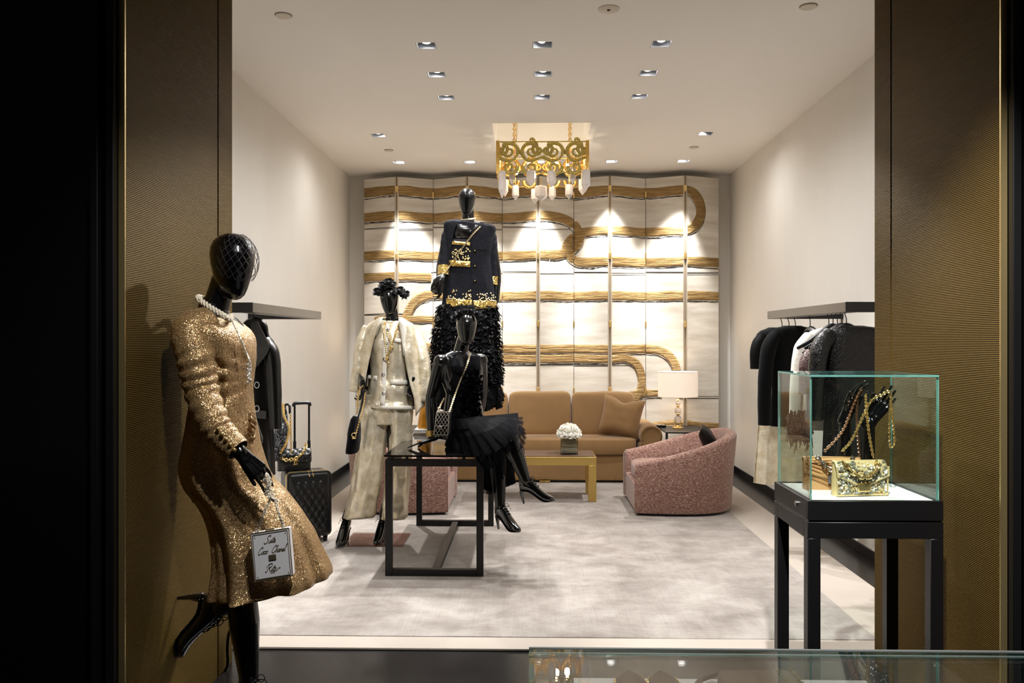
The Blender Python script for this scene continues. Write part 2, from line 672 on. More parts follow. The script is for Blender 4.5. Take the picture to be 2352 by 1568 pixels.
for px, py, r, lab, _ in disc:
    Y = 1950 * (ZC - HC) / (781 - py)
    c = Pt(px, py, Y)
    o = thing('ceiling_disc', lab, 'sprinkler cover', (c.x, c.y, ZC), 'round ceiling discs')
    MB().lathe([(0, 0), (r, 0), (r, -.006), (r - .003, -.009), (0, -.009)], (c.x, c.y, ZC), 24).build('cover_plate', m_trimw, o)
    MB().lathe([(r + .004, .002), (r + .004, -.002), (r, -.003), (r, .002)], (c.x, c.y, ZC), 24).build('rim', mat('taupe_rim', (120, 108, 92), .6), o)  # thin ring around the plate, darker than the plate itself
c = Pt(1398, 22, 1950 * (ZC - HC) / (781 - 22))
o = thing('ceiling_camera', 'round white ceiling fitting with a small dark centre hole', 'camera', (c.x, c.y, ZC))
MB().lathe([(0, 0), (.062, 0), (.062, -.004), (.055, -.007), (0, -.007)], (c.x, c.y, ZC), 28).build('cover_plate', m_trimw, o)
MB().lathe([(0, -.006), (.011, -.006), (.009, -.011), (0, -.013)], (c.x, c.y, ZC), 16).build('lens', m_gloss, o)

# ------------------------------------------------------------------ folding screen with golden bands
EDGE = [836, 911, 995, 1073, 1154, 1236, 1318, 1401, 1483, 1574, 1651]
YV, YP, ZT = 9.50, 9.32, 3.25
FX = [(Px(px, YP if i % 2 else YV), YP if i % 2 else YV) for i, px in enumerate(EDGE)]


def on_screen(px, py, out=.0):
    """the point of the zigzag screen that shows at (px, py), lifted off its face"""
    for i in range(10):
        if px <= EDGE[i + 1] or i == 9:
            break
    (xa, ya), (xb, yb) = FX[i], FX[i + 1]
    p = Pt(px, py, 9.4)
    dx, dy = p.x, p.y
    # ray through the camera axis: x = s*dx, y = s*dy hits the panel line
    ex, ey = xb - xa, yb - ya
    s = (xa * ey - ya * ex) / (dx * ey - dy * ex)
    q = V((dx * s, dy * s, HC + (p.z - HC) * s))
    n = V((ey, -ex, 0)).normalized()
    return q + n * out, i


scr = thing('folding_screen', 'tall zigzag folding screen painted with golden ribbons behind the sofa', 'screen', (.1, 9.4, 0))
panels = []
m_frame = mat('champagne_metal', (196, 184, 166), .28, .5)
for i in range(10):
    (xa, ya), (xb, yb) = FX[i], FX[i + 1]
    d = V((xb - xa, yb - ya, 0)).normalized()
    n = V((d.y, -d.x, 0))
    a = V((xa, ya, 0)) + d * (.024 if i % 2 else .003)
    bb = V((xb, yb, 0)) - d * (.003 if i % 2 else .024)
    mb = MB()
    vs = []
    for z in (.03, ZT):
        vs += [a + V((0, 0, z)), bb + V((0, 0, z)), bb - n * .03 + V((0, 0, z)), a - n * .03 + V((0, 0, z))]
    mb.add(vs, [(0, 1, 2, 3), (4, 7, 6, 5), (0, 4, 5, 1), (1, 5, 6, 2), (2, 6, 7, 3), (3, 7, 4, 0)])
    pn = mb.build('screen_panel', m_silk, scr)
    panels.append(pn)
    # metal strip along the outward fold edge
    e0 = (bb if i % 2 == 0 else a)
    dd = d if i % 2 == 0 else -d
    mb = MB()
    vs = []
    for z in (.03, ZT):
        vs += [e0 + n * .002 + V((0, 0, z)), e0 + dd * .017 + n * .002 + V((0, 0, z)), e0 + dd * .017 - n * .028 + V((0, 0, z)), e0 - n * .028 + V((0, 0, z))]
    f = [(0, 1, 2, 3), (4, 7, 6, 5), (0, 4, 5, 1), (1, 5, 6, 2), (2, 6, 7, 3), (3, 7, 4, 0)]
    mb.add(vs, f)
    mb.build('edge_strip', m_frame, scr, bev=.002)
for i in range(1, 10):
    x, y = FX[i]
    if i % 2:
        for py in (434, 588, 744, 896):
            z = Pz(py, YP)
            MB().box(x - .014, x + .014, y - .012, y + .02, z - .035, z + .035).tube([(x, y - .012, z - .035), (x, y - .012, z + .035)], .006, 8).build('hinge', m_gold, scr, bev=.002)
    else:
        for py in (448, 588, 744, 896):
            z = Pz(py, YV)
            MB().box(x - .007, x + .007, y - .012, y + .0, z - .035, z + .035).build('hinge', m_gold, scr, bev=.002)


BAND, INK = [[] for _ in range(10)], [[] for _ in range(10)]


def ribbon(pts, w, seed, ink=True, n=10, lift=.004, sub=9):
    """a brushed gold ribbon of vertical width w px along pixel points, with ridges; scribbled ink under it"""
    P2 = spline([V((p[0], p[1], 0)) for p in pts], n)
    # cut at the panel borders
    dense = []
    for a, b_ in zip(P2, P2[1:]):
        k = max(1, int((b_ - a).length / 6))
        dense += [a.lerp(b_, t / k) for t in range(k)]
    dense.append(P2[-1])
    rows = []
    for j, p in enumerate(dense):
        a, b_ = dense[max(0, j - 1)], dense[min(len(dense) - 1, j + 1)]
        t = (b_ - a).normalized()
        nn = V((-t.y, t.x, 0))
        if nn.y < 0 and False:
            nn = -nn
        wob = 1 + .1 * fbm(p.x * .04, seed * 3.1) + .05 * fbm(p.x * .2, seed)
        rows.append([(p + nn * (w * .5 * wob * (2 * q / sub - 1))) for q in range(sub + 1)])
    cur, curi = [], None
    for j, r in enumerate(rows):
        ci = on_screen(r[sub // 2].x, r[sub // 2].y)[1]
        ring = []
        lo, hi = EDGE[ci] + (4.5 if ci % 2 else 1), EDGE[ci + 1] - (1 if ci % 2 else 4.5)
        for q, p in enumerate(r):
            x = min(max(p.x, lo), hi)
            e = min(q, sub - q)
            h = lift + (.006 * abs(fbm(q * 1.7 + seed, p.x * .018, p.y * .018)) + .003 if e else 0)
            ring.append(on_screen(x, p.y, h if e else .0005)[0])
        if curi is not None and ci != curi:
            for cc, dst in ((curi, 0), (ci, 1)):
                l2, h2 = EDGE[cc] + (4.5 if cc % 2 else 1), EDGE[cc + 1] - (1 if cc % 2 else 4.5)
                xe = h2 if ci > curi else l2
                if dst:
                    xe = l2 if ci > curi else h2
                e2 = []
                for q, p in enumerate(r):
                    e = min(q, sub - q)
                    e2.append(on_screen(xe, p.y, lift if e else .0005)[0])
                if dst == 0:
                    cur.append(e2)
                    BAND[curi].append(cur)
                    cur = []
                else:
                    cur = [e2]
        curi = ci
        cur.append(ring)
    if len(cur) > 1:
        BAND[curi].append(cur)
    if ink:
        scribble([(p.x + 0, p.y + 0) for p in [r[sub] if r[sub].y > r[0].y else r[0] for r in rows]], seed, 3)


def scribble(pts, seed, off=0, th=.75, lines=3):
    for L_ in range(lines):
        prev, previ = None, None
        pos = []
        for j, (x, y) in enumerate(pts):
            yy = y + off + 3.6 * fbm(x * .05 + L_ * 7.7, seed * 1.3 + L_) + (L_ - 1) * .9
            pos.append((x, yy))
        cur, ci0 = [], None
        for x, y in pos:
            ci = on_screen(x, y)[1]
            lo, hi = EDGE[ci] + (4.5 if ci % 2 else 1), EDGE[ci + 1] - (1 if ci % 2 else 4.5)
            x = min(max(x, lo), hi)
            t = th * (.55 + .9 * abs(fbm(x * .09, L_ + seed)))
            if ci0 is not None and ci != ci0:
                l2, h2 = EDGE[ci0] + (4.5 if ci0 % 2 else 1), EDGE[ci0 + 1] - (1 if ci0 % 2 else 4.5)
                xe = h2 if ci > ci0 else l2
                cur.append([on_screen(xe, y - t, .0012 + L_ * .0002)[0], on_screen(xe, y + t, .0012 + L_ * .0002)[0]])
                if len(cur) > 1:
                    INK[ci0].append(cur)
                xs_ = lo if ci > ci0 else hi
                cur = [[on_screen(xs_, y - t, .0012 + L_ * .0002)[0], on_screen(xs_, y + t, .0012 + L_ * .0002)[0]]]
            ci0 = ci
            cur.append([on_screen(x, y - t, .0012 + L_ * .0002)[0], on_screen(x, y + t, .0012 + L_ * .0002)[0]])
        if len(cur) > 1:
            INK[ci0].append(cur)


zz = [0, -8, 0, -8, 0, -8, 0, -8, 0, -8, 0]


def zig(y, x0=836, x1=1651, k=1.):
    """a level line drawn on the folded panels, at pixel height y (of the valleys)"""
    out = []
    amp = (781 - y) / 372 * 7 * k
    for e, kx in zip(EDGE, range(11)):
        if x0 < e < x1:
            out.append((e, y - (amp if kx % 2 else 0)))
    def at(x):
        for i in range(10):
            if x <= EDGE[i + 1]:
                t = (x - EDGE[i]) / (EDGE[i + 1] - EDGE[i])
                a, b_ = (0 if i % 2 == 0 else amp), (amp if i % 2 == 0 else 0)
                return y - (a + (b_ - a) * t)
        return y
    return [(x0, at(x0))] + out + [(x1, at(x1))]


# top ribbon: level line, round end at the right, back along the second line to the link
ribbon(zig(443, 836, 1574) + [(1600, 452), (1610, 480), (1604, 508), (1584, 526), (1560, 530)] , 22, 1)
ribbon([(1562, 529)] + zig(533, 1330, 1560)[::-1][1:-1] + [(1345, 533), (1325, 540), (1306, 556), (1300, 572), (1306, 584)], 20, 2)
ribbon(zig(500, 836, 1270) + [(1296, 503), (1318, 516), (1329, 536), (1328, 556), (1312, 574), (1290, 583), (1262, 586)], 21, 3)
ribbon(zig(588, 836, 1262), 21, 4)
ribbon([(1306, 580), (1318, 596), (1340, 602)] + zig(603, 1340, 1651)[1:], 21, 5)
ribbon(zig(637, 836, 990), 19, 6)
ribbon([(930, 760), (936, 722), (952, 694), (975, 680), (1000, 676)] + zig(680, 1000, 1651)[1:], 21, 7)
ribbon([(862, 735), (885, 731)] + zig(733, 885, 1010)[1:], 15, 8)
ribbon([(950, 780), (965, 792), (995, 799)] + zig(801, 995, 1483)[1:] + [(1510, 803), (1535, 815), (1550, 836), (1554, 858), (1550, 880)], 20, 9)
ribbon(zig(823, 995, 1401)[0:] + [(1435, 822), (1460, 834), (1472, 858), (1474, 885), (1466, 905), (1452, 925)], 19, 10)
ribbon([(1430, 915), (1450, 906), (1483, 903), (1520, 902)], 16, 11)
ribbon([(1500, 978), (1560, 972), (1610, 978), (1651, 980)], 18, 12)
scribble(zig(527, 836, 1310), 21, 0, .7)
scribble(zig(628, 990, 1651), 22, 0, .7)
scribble(zig(722, 836, 925), 23, 0, .8)
scribble(zig(838, 1010, 1450), 24, 0, .7)
scribble(zig(912, 1560, 1651), 25, 0, .8)
for i in range(10):
    for g in BAND[i]:
        MB().grid(g).build('gold_ribbon', m_gleaf, panels[i], smooth=60)
    mb = MB()
    for g in INK[i]:
        mb.grid(g)
    if mb.v:
        mb.build('ink_scribble', m_ink, panels[i], smooth=0, kind='stuff')
# ================================================================== furniture
def sgn(v, e):
    return (abs(v) ** e) * (1 if v >= 0 else -1)


def soft(mb, c, rad, e=.3, R=None, nu=32, nv=16, bulge=0.):
    """rounded cushion block (superellipsoid)"""
    c = V(c)
    rings = []
    for i in range(nv + 1):
        ph = -pi / 2 + pi * i / nv
        ring = []
        for j in range(nu):
            th = 2 * pi * j / nu
            p = V((sgn(max(cos(ph), 1e-4), e) * sgn(cos(th), e) * rad[0], sgn(max(cos(ph), 1e-4), e) * sgn(sin(th), e) * rad[1], sgn(sin(ph), e) * rad[2]))
            ring.append(c + (R @ p if R else p))
        rings.append(ring)
    return mb.loft(rings)


def pillow(mb, c, w, h, t, R, chop=0., n=14, seed=0):
    """knife-edge pillow: local x across, z up, y thickness"""
    c = V(c)
    for sd in (1, -1):
        rows = []
        for i in range(n + 1):
            v = -1 + 2 * i / n
            row = []
            for j in range(n + 1):
                u = -1 + 2 * j / n
                k = (max(0, 1 - u ** 4) * max(0, 1 - v ** 4)) ** .55
                x = u * w / 2 * (1 - .09 * (1 - v * v))
                z = v * h / 2 * (1 - .09 * (1 - u * u))
                dent = chop * math.exp(-(u / .35) ** 2) * max(0, (v + .2)) ** 1.5
                z -= dent * h * .5
                y = sd * t / 2 * k * (1 - .5 * dent) + .012 * fbm(u * 2 + seed, v * 2, sd) * k
                row.append(c + R @ V((x, y, z)))
            rows.append(row if sd == 1 else row[::-1])
        mb.grid(rows)
    return mb


def thin_glass(name, tint=(255, 255, 255), rough=0., ior=1.5):
    """a pane: clear transmission without bending plus mirror reflection by Fresnel"""
    m = bpy.data.materials.new(name)
    m.use_nodes = True
    nt = m.node_tree
    nt.nodes.clear()
    L = nt.links.new
    out = nt.nodes.new('ShaderNodeOutputMaterial')
    tr = nt.nodes.new('ShaderNodeBsdfTransparent')
    tr.inputs[0].default_value = (*lin(tint), 1)
    gl = nt.nodes.new('ShaderNodeBsdfGlossy')
    gl.inputs['Roughness'].default_value = rough
    lw = nt.nodes.new('ShaderNodeLayerWeight')
    lw.inputs['Blend'].default_value = .5
    pw = nt.nodes.new('ShaderNodeMath')
    pw.operation = 'POWER'
    pw.inputs[1].default_value = 5
    L(lw.outputs['Facing'], pw.inputs[0])
    fr = nt.nodes.new('ShaderNodeMath')
    fr.operation = 'MULTIPLY_ADD'
    fr.inputs[1].default_value = .92
    fr.inputs[2].default_value = .04
    L(pw.outputs[0], fr.inputs[0])
    mx = nt.nodes.new('ShaderNodeMixShader')
    L(fr.outputs[0], mx.inputs[0])
    L(tr.outputs[0], mx.inputs[1])
    L(gl.outputs[0], mx.inputs[2])
    L(mx.outputs[0], out.inputs[0])
    return m



RZ = lambda d: Matrix.Rotation(radians(d), 4, 'Z')
RX = lambda d: Matrix.Rotation(radians(d), 4, 'X')
RY = lambda d: Matrix.Rotation(radians(d), 4, 'Y')
TR = lambda *p: Matrix.Translation(V(p))

m_camel = mat('camel_velvet', (142, 108, 66), .8, sheen=.25, var=(5, .35, (124, 93, 55)), bump=('noise', 260, .12, .002))
m_nail = mat('brass_nail', (214, 184, 122), .3, 1.)

# sofa ------------------------------------------------------------------
SX0, SX1, SY = -1.13, 1.31, 8.54
sofa = thing('sofa', 'camel velvet sofa with rolled arms and brass nailheads before the painted screen', 'sofa', ((SX0 + SX1) / 2, 8.9, .014))
MB().box(SX0 + .03, SX1 - .03, SY + .03, 9.24, .035, .30).build('base', m_camel, sofa, bev=.015)
MB().box(SX0 + .08, SX1 - .08, SY + .06, 9.2, .014, .05).build('plinth', m_black, sofa)
MB().box(.08, .19, SY + .02, SY + .07, .014, .034).build('foot', m_goldd, sofa, bev=.003)
b = MB()
soft(b, ((SX0 + SX1) / 2, 8.84, .375), ((SX1 - SX0) / 2 - .245, .30, .085), .18, nu=48)
b.build('seat_cushion', m_camel, sofa, smooth=80)
for k in range(3):
    w = .67
    b = MB()
    soft(b, (.09 + (k - 1) * w * 1.0, 9.07, .665), (w / 2 - .002, .105, .235), .25, RX(-9), nu=40)
    for i, p in enumerate(b.v):
        b.v[i] = p + V((0, .010 * fbm(p.x * 5, p.z * 5), .014 * fbm(p.x * 4 + 3, p.y * 3)))
    b.build('back_cushion', m_camel, sofa, smooth=80)
MB().box(SX0 + .2, SX1 - .2, 9.16, 9.27, .05, .80).build('backrest', m_camel, sofa, bev=.03)
for sd, xc in ((-1, SX0 + .135), (1, SX1 - .135)):
    b = MB()
    # rolled arm cross-section (x, z), swept along y
    prof = []
    for k in range(15):
        a = radians(-35 + 250 * k / 14)
        prof.append((xc + .028 * sd + cos(a) * .112 * sd, .487 + sin(a) * .112))
    prof += [(xc - .085 * sd, .40), (xc - .085 * sd, .05), (xc + .055 * sd, .05), (xc + .065 * sd, .37)]
    ring = lambda y, k: [V((xc + (x - xc) * k, y, .3 + (z - .3) * k)) for x, z in prof]
    b.loft([ring(SY - .005, .93), ring(SY - .012, .97), ring(SY + .005, 1), ring(9.24, 1)])
    b.build('arm', m_camel, sofa, smooth=50)
    nb = MB()
    path = [(xc - .07 * sd, .10)] + [(xc - .07 * sd, .1 + .34 * q / 14) for q in range(1, 14)]
    for k in range(22):
        a = radians(200 - 235 * k / 21)
        path.append((xc + .028 * sd + cos(a) * .092 * sd, .487 + sin(a) * .092))
    path += [(xc + .045 * sd, .36 - .26 * q / 11) for q in range(12)]
    for x, z in path:
        nb.ell((x, SY - .014, z), (.007, .005, .007), nu=6, nv=4)
    nb.build('nailheads', m_nail, sofa, kind='stuff')
nb = MB()
for k in range(118):
    nb.ell((SX0 + .05 + (SX1 - SX0 - .1) * k / 117, SY + .027, .048), (.0075, .005, .0075), nu=6, nv=4)
nb.build('nailheads', m_nail, sofa, kind='stuff')
pr = Pt(1427, 957, 8.82)
b = pillow(MB(), pr, .44, .42, .17, RZ(-14) @ RX(-16) @ RY(9), .16)
tag(b.build('throw_pillow', m_camel, smooth=70), 'camel velvet throw pillow leaning in the right corner of the sofa', 'pillow')

# coffee table -----------------------------------------------------------
TX0, TX1, TY0, TY1, TZ = -.366, .577, 7.55, 7.99, .412
m_brass = mat('brushed_brass', (206, 176, 104), .3, .95, bump=('noise', 40, .1, .003))
ct = thing('coffee_table', 'low brushed brass coffee table with brown stone top in front of the sofa', 'table', ((TX0 + TX1) / 2, 7.77, .014))
b = MB().box(TX0, TX1, TY0, TY0 + .07, TZ - .075, TZ).box(TX0, TX1, TY1 - .07, TY1, TZ - .075, TZ)
b.box(TX0, TX0 + .07, TY0 + .07, TY1 - .07, TZ - .075, TZ).box(TX1 - .07, TX1, TY0 + .07, TY1 - .07, TZ - .075, TZ)
b.build('apron', m_brass, ct, bev=.002)
for x in (TX0, TX1 - .07):
    for y in (TY0, TY1 - .07):
        MB().box(x, x + .07, y, y + .07, .014, TZ - .075).build('leg', m_brass, ct, bev=.002)
MB().box(TX0 + .012, TX1 - .012, TY0 + .012, TY1 - .012, TZ + .0005, TZ + .006).build('stone_top', mat('brown_stone', (112, 92, 80), .3, var=(60, .2, (80, 62, 52))), ct)
# vase with roses
vc = Pt(1307, 1043, 7.73)
vx, vy, vz = vc.x, 7.74, TZ + .006
vs = thing('flower_vase', 'square glass vase with lined leaves holding white roses on the brass table', 'vase', (vx, vy, vz))
h = .078
b = MB()
b.box(vx - h, vx + h, vy - h, vy - h + .006, vz, vz + .15).box(vx - h, vx + h, vy + h - .006, vy + h, vz, vz + .15)
b.box(vx - h, vx - h + .006, vy - h + .006, vy + h - .006, vz, vz + .15).box(vx + h - .006, vx + h, vy - h + .006, vy + h - .006, vz, vz + .15).box(vx - h, vx + h, vy - h, vy + h, vz, vz + .008)
b.build('glass_walls', thin_glass('vase_glass', (240, 242, 238)), vs)
b = MB()
soft(b, (vx, vy, vz + .07), (h - .009, h - .009, .06), .2, nu=24)
b.build('leaf_wrap', mat('taupe_leaf_wrap', (186, 172, 150), .5, var=(14, .1, (150, 134, 108)), stretch=(1, 1, 5)), vs)
m_stem = mat('brown_stem', (96, 78, 52), .6)
for k in range(6):
    a = random.uniform(-1, 1)
    z = vz + .02 + .02 * k
    MB().tube([(vx - h + .008, vy - h + .004, z), (vx, vy - h + .005, z + .012 * a), (vx + h - .008, vy - h + .004, z + .024 * a)], .0016, 5).build('stem_band', m_stem, vs)
bq = thing('rose_bouquet', 'dome of white roses standing in the square vase', 'flowers', (vx, vy, vz + .15))
m_rose = mat('white_petal', (250, 248, 240), .55, sub=.15)


def rose(mb, c, r, R, seed):
    c = V(c)
    rnd = random.Random(seed)
    soft(mb, c, (r * .55, r * .55, r * .7), .9, R, 10, 6)
    for layer, (n, rr, hh, op) in enumerate(((3, .5, .95, .1), (4, .75, .85, .3), (5, 1., .7, .62))):
        for k in range(n):
            a = 2 * pi * k / n + layer * .6 + rnd.uniform(-.2, .2)
            rows = []
            for i in range(4):
                v = i / 3
                rad = r * (rr * (.45 + .55 * v ** .7) + op * .35 * v ** 3)
                z = r * (-.6 + (hh + .55) * v - op * .35 * v ** 3)
                sp = (pi / n) * 1.25 * (.55 + .45 * sin(pi * min(1, v + .25)))
                rows.append([c + R @ V((cos(a + sp * q) * rad, sin(a + sp * q) * rad, z - .12 * r * q * q * v)) for q in (-1, -.5, 0, .5, 1)])
            mb.grid(rows)


spots = [(0, 0)] + [(1, 6), (2, 12)]
kk = 0
for ring_, n in ((0, 1), (1, 6), (2, 11)):
    for k in range(n):
        a = 2 * pi * k / n + ring_ * .4
        el = radians(90 - ring_ * 38)
        d = V((cos(el) * cos(a), cos(el) * sin(a), sin(el)))
        R = V((0, 0, 1)).rotation_difference(d).to_matrix().to_4x4()
        c = V((vx, vy, vz + .165)) + V((d.x * .088, d.y * .088, d.z * .085))
        b = MB()
        rose(b, c, .037, R, kk)
        b.build('rose', m_rose, bq, smooth=60)
        kk += 1

# side tables ------------------------------------------------------------
def side_table(nm, lab, x0, x1, y0, y1, z):
    t = thing(nm, lab, 'side table', ((x0 + x1) / 2, (y0 + y1) / 2, 0), 'black side tables beside the sofa')
    MB().box(x0, x1, y0, y1, z - .014, z).build('top', m_black, t, bev=.003)
    MB().box(x0 + .01, x1 - .01, y0 + .01, y1 - .01, .268, .28).build('lower_shelf', m_black, t, bev=.003)
    zb = .0145
    for x in (x0, x1 - .022):
        for y in (y0, y1 - .022):
            MB().box(x, x + .022, y, y + .022, zb, z - .014).build('leg', m_black, t, bev=.002)
    return t


side_table('side_table', 'black metal side table at the right end of the sofa under a lamp', 1.356, 1.815, 8.6, 9.26, .522)
side_table('side_table', 'black metal side table at the left end of the sofa behind the mannequins', -1.66, -1.2, 8.6, 9.26, .522)
m_crys = mat('rock_crystal', (246, 240, 236), .12, trans=.75, ior=1.35, sub=.0)
m_shade = mat('lit_linen_shade', (250, 236, 220), .8, emit=((255, 236, 216), .3))


def table_lamp(lab, x, y, z):
    t = thing('table_lamp', lab, 'lamp', (x, y, z), 'crystal table lamps')
    c = (x, y, z)
    MB().lathe([(0, 0), (.062, 0), (.062, .01), (.05, .016), (.034, .022), (.028, .04), (0, .04)], c).build('base', m_gold, t)
    zz_ = .04
    for r, hh in ((.042, .086), (.035, .075), (.026, .055)):
        MB().lathe([(.012, zz_), (r * .7, zz_ + .006), (r * .75, zz_ + .014), (.014, zz_ + .02)], c).build('collar', m_gold, t)
        b = MB()
        b.ell((x, y, z + zz_ + .012 + hh / 2), (r, r, hh / 2), nu=20, nv=10)
        b.build('crystal_ball', m_crys, t)
        zz_ += hh + .012
    MB().lathe([(.012, zz_), (.022, zz_ + .005), (.01, zz_ + .014), (.006, zz_ + .1), (0, zz_ + .1)], c).build('lamp_neck', m_gold, t)
    b = MB()
    R_, z0, z1 = .207, .335, .595
    for r0, r1 in ((R_, R_),):
        b.loft([[V((x + cos(2 * pi * k / 48) * r, y + sin(2 * pi * k / 48) * r, z + zz2)) for k in range(48)] for r, zz2 in ((R_, z0), (R_, z1), (R_ - .003, z1), (R_ - .003, z0))], closed=True)
    b.build('shade', m_shade, t, smooth=50)
    bb = MB()
    for zz2 in (z0, z1):
        bb.tube([(x + cos(2 * pi * k / 48) * R_, y + sin(2 * pi * k / 48) * R_, z + zz2) for k in range(48)], .003, 6, closed=True)
    bb.build('shade_trim', mat('shade_trim', (236, 220, 200), .7), t, kind='stuff')
    return t


lx = Pt(1557, 980, 8.98).x
table_lamp('crystal ball table lamp with white drum shade on the right side table', lx, 8.98, .522)
point('lamp_bulb_glow', (lx, 8.98, .522 + .46), 3, (1, .82, .62), .05)
table_lamp('crystal ball table lamp half hidden behind the gold suit mannequin', -1.42, 8.98, .522)
point('lamp_bulb_glow', (-1.42, 8.98, .522 + .46), 3, (1, .82, .62), .05)
p = Pt(1516, 974, 9.1)
tag(MB().box(p.x - .055, p.x + .055, 9.04, 9.10, .5225, .55, ).build('remote_control', m_gloss, bev=.006), 'small black remote lying on the rear left corner of the right side table', 'remote')

# tub armchairs -----------------------------------------------------------
def tweed():
    m = mat('rose_tweed', (150, 100, 92), .85, sheen=.3)
    nt = m.node_tree
    L = nt.links.new
    bs = nt.nodes['Principled BSDF']
    tc = nt.nodes.new('ShaderNodeTexCoord')
    mp = nt.nodes.new('ShaderNodeMapping')
    mp.inputs['Scale'].default_value = (1, 1, 2.6)
    mp.inputs['Rotation'].default_value = (0, radians(12), 0)
    L(tc.outputs['Object'], mp.inputs[0])
    n = nd(m, 'ShaderNodeTexNoise', Scale=62, Detail=4, Roughness=.75)
    L(mp.outputs[0], n.inputs['Vector'])
    r = ramp(m, [(.32, (80, 46, 42)), (.45, (134, 92, 82)), (.55, (160, 124, 110)), (.66, (214, 194, 178))])
    L(n.outputs['Fac'], r.inputs[0])
    L(r.outputs[0], bs.inputs['Base Color'])
    bp = nd(m, 'ShaderNodeBump', Strength=.5, Distance=.004)
    L(n.outputs['Fac'], bp.inputs['Height'])
    L(bp.outputs[0], bs.inputs['Normal'])
    return m


m_tweed = tweed()


def armchair(mx, lab, loc):
    """tub chair opening towards -x (mx = 1) or +x (mx = -1); local origin at the front corner nearest the camera"""
    t = thing('armchair', lab, 'armchair', loc, 'rose tweed tub armchairs')
    def W(x, y, z):
        return V((loc[0] + mx * x, loc[1] + y, loc[2] + z))
    # outer plan path: near arm front -> back -> far arm front
    plan = [(.0, .005), (.06, -.002), (.30, -.03), (.55, -.02), (.73, .07), (.84, .25), (.865, .43), (.84, .61), (.73, .79), (.55, .88), (.30, .89), (.06, .862), (.0, .855)]
    P_ = spline([(x, y, 0) for x, y in plan], 5)
    cx, cy = .40, .43
    rings = []
    N = len(P_)
    for i, p in enumerate(P_):
        a = P_[max(0, i - 1)]
        c = P_[min(N - 1, i + 1)]
        tg = (c - a).normalized()
        nrm = V((tg.y, -tg.x, 0))         # outward
        x = max(0., p.x)
        k = (x / .865)
        top = .435 + .235 * k ** 1.25
        endk = min(1., min(i, N - 1 - i) / 3)
        top -= .03 * (1 - endk) ** 2
        lean = .035 * k + .012
        th = .10 * (.55 + .45 * endk)
        prof = [(0, .022), (0.004, .05), (lean * .5, top * .55), (lean, top - .035), (lean - .012, top - .008), (lean - .04, top), (lean - th + .03, top - .004), (lean - th + .006, top - .03), (lean * .6 - th, top * .6), (-th, .1), (-th, .022)]
        rings.append([W(p.x + nrm.x * o, p.y + nrm.y * o, z) for o, z in prof])
    MB().loft(rings).build('tub_shell', m_tweed, t, smooth=60)
    b = MB()
    soft(b, W(.40, .43, .30), (.36, .335, .085), .35)
    b.build('seat_cushion', m_tweed, t, smooth=70)
    b = MB()
    ring = [(x * .93 + .03, .43 + (y - .43) * .93) for x, y in [(p.x, p.y) for p in P_]]
    b.loft([[W(x, y, z) for x, y in ring] for z in (0., .03)])
    b.build('plinth', m_black, t)
    MB().loft([[W(x, y, z) for x, y in [(x * .96 + .015, .43 + (y - .43) * .96) for x, y in [(p.x, p.y) for p in P_]]] for z in (.028, .24)]).build('seat_base', m_tweed, t)
    return t


xr = Pt(1457, 1178, 6.98).x
armchair(1, 'rose tweed tub armchair with its back to the right wall', (xr, 6.96, .014))
armchair(-1, 'rose tweed tub armchair behind the gold suit mannequin on the left', (.16 - xr, 6.96, .014))
m_satin = mat('black_satin', (10, 9, 10), .45, spec=.2)
b = pillow(MB(), (xr + .70, 7.36, .545), .40, .36, .12, RZ(78) @ RX(-24), .1, seed=3)
tag(b.build('throw_pillow', m_satin, smooth=70), 'black pillow propped inside the right tub armchair', 'pillow')
b = pillow(MB(), (.16 - xr - .62, 7.40, .55), .40, .36, .12, RZ(-70) @ RX(-22), .1, seed=5)
tag(b.build('throw_pillow', m_satin, smooth=70), 'black pillow propped inside the left tub armchair', 'pillow')

# black display table --------------------------------------------------------
DX0, DX1, DY0, DY1, DZ = -.89, -.292, 5.15, 6.59, .752
dt = thing('display_table', 'long black metal display table that two mannequins use', 'table', ((DX0 + DX1) / 2, 5.87, .014))
m_top = mat('black_glass_top', (10, 10, 11), .06, spec=.7)
MB().box(DX0 - .006, DX1 + .006, DY0 - .006, DY1 + .006, DZ - .012, DZ).build('table_top', m_top, dt, bev=.001, seg=1)
w = .042
for y in (DY0, DY1 - w):
    b = MB().box(DX0, DX0 + w, y, y + w, .014, .724).box(DX1 - w, DX1, y, y + w, .014, .724)
    b.box(DX0 + w, DX1 - w, y, y + w, .724 - w, .724).box(DX0 + w, DX1 - w, y, y + w, .014, .014 + w)
    b.build('end_frame', m_black, dt, bev=.0015, seg=1)
for x in (DX0, DX1 - w):
    MB().box(x, x + w, DY0 + w, DY1 - w, .724 - w, .724).build('long_rail', m_black, dt)
MB().box(-.61, -.565, DY0 + w, DY1 - w, .0145, .05).build('floor_rail', m_black, dt)
for x in (DX0 + .13, DX1 - .12):
    for y in (DY0 + .01, DY1 - .03):
        MB().lathe([(0, .724), (.009, .724), (.009, DZ - .012), (0, DZ - .012)], (x, y + .01, 0), 12).build('spacer', m_black, dt)
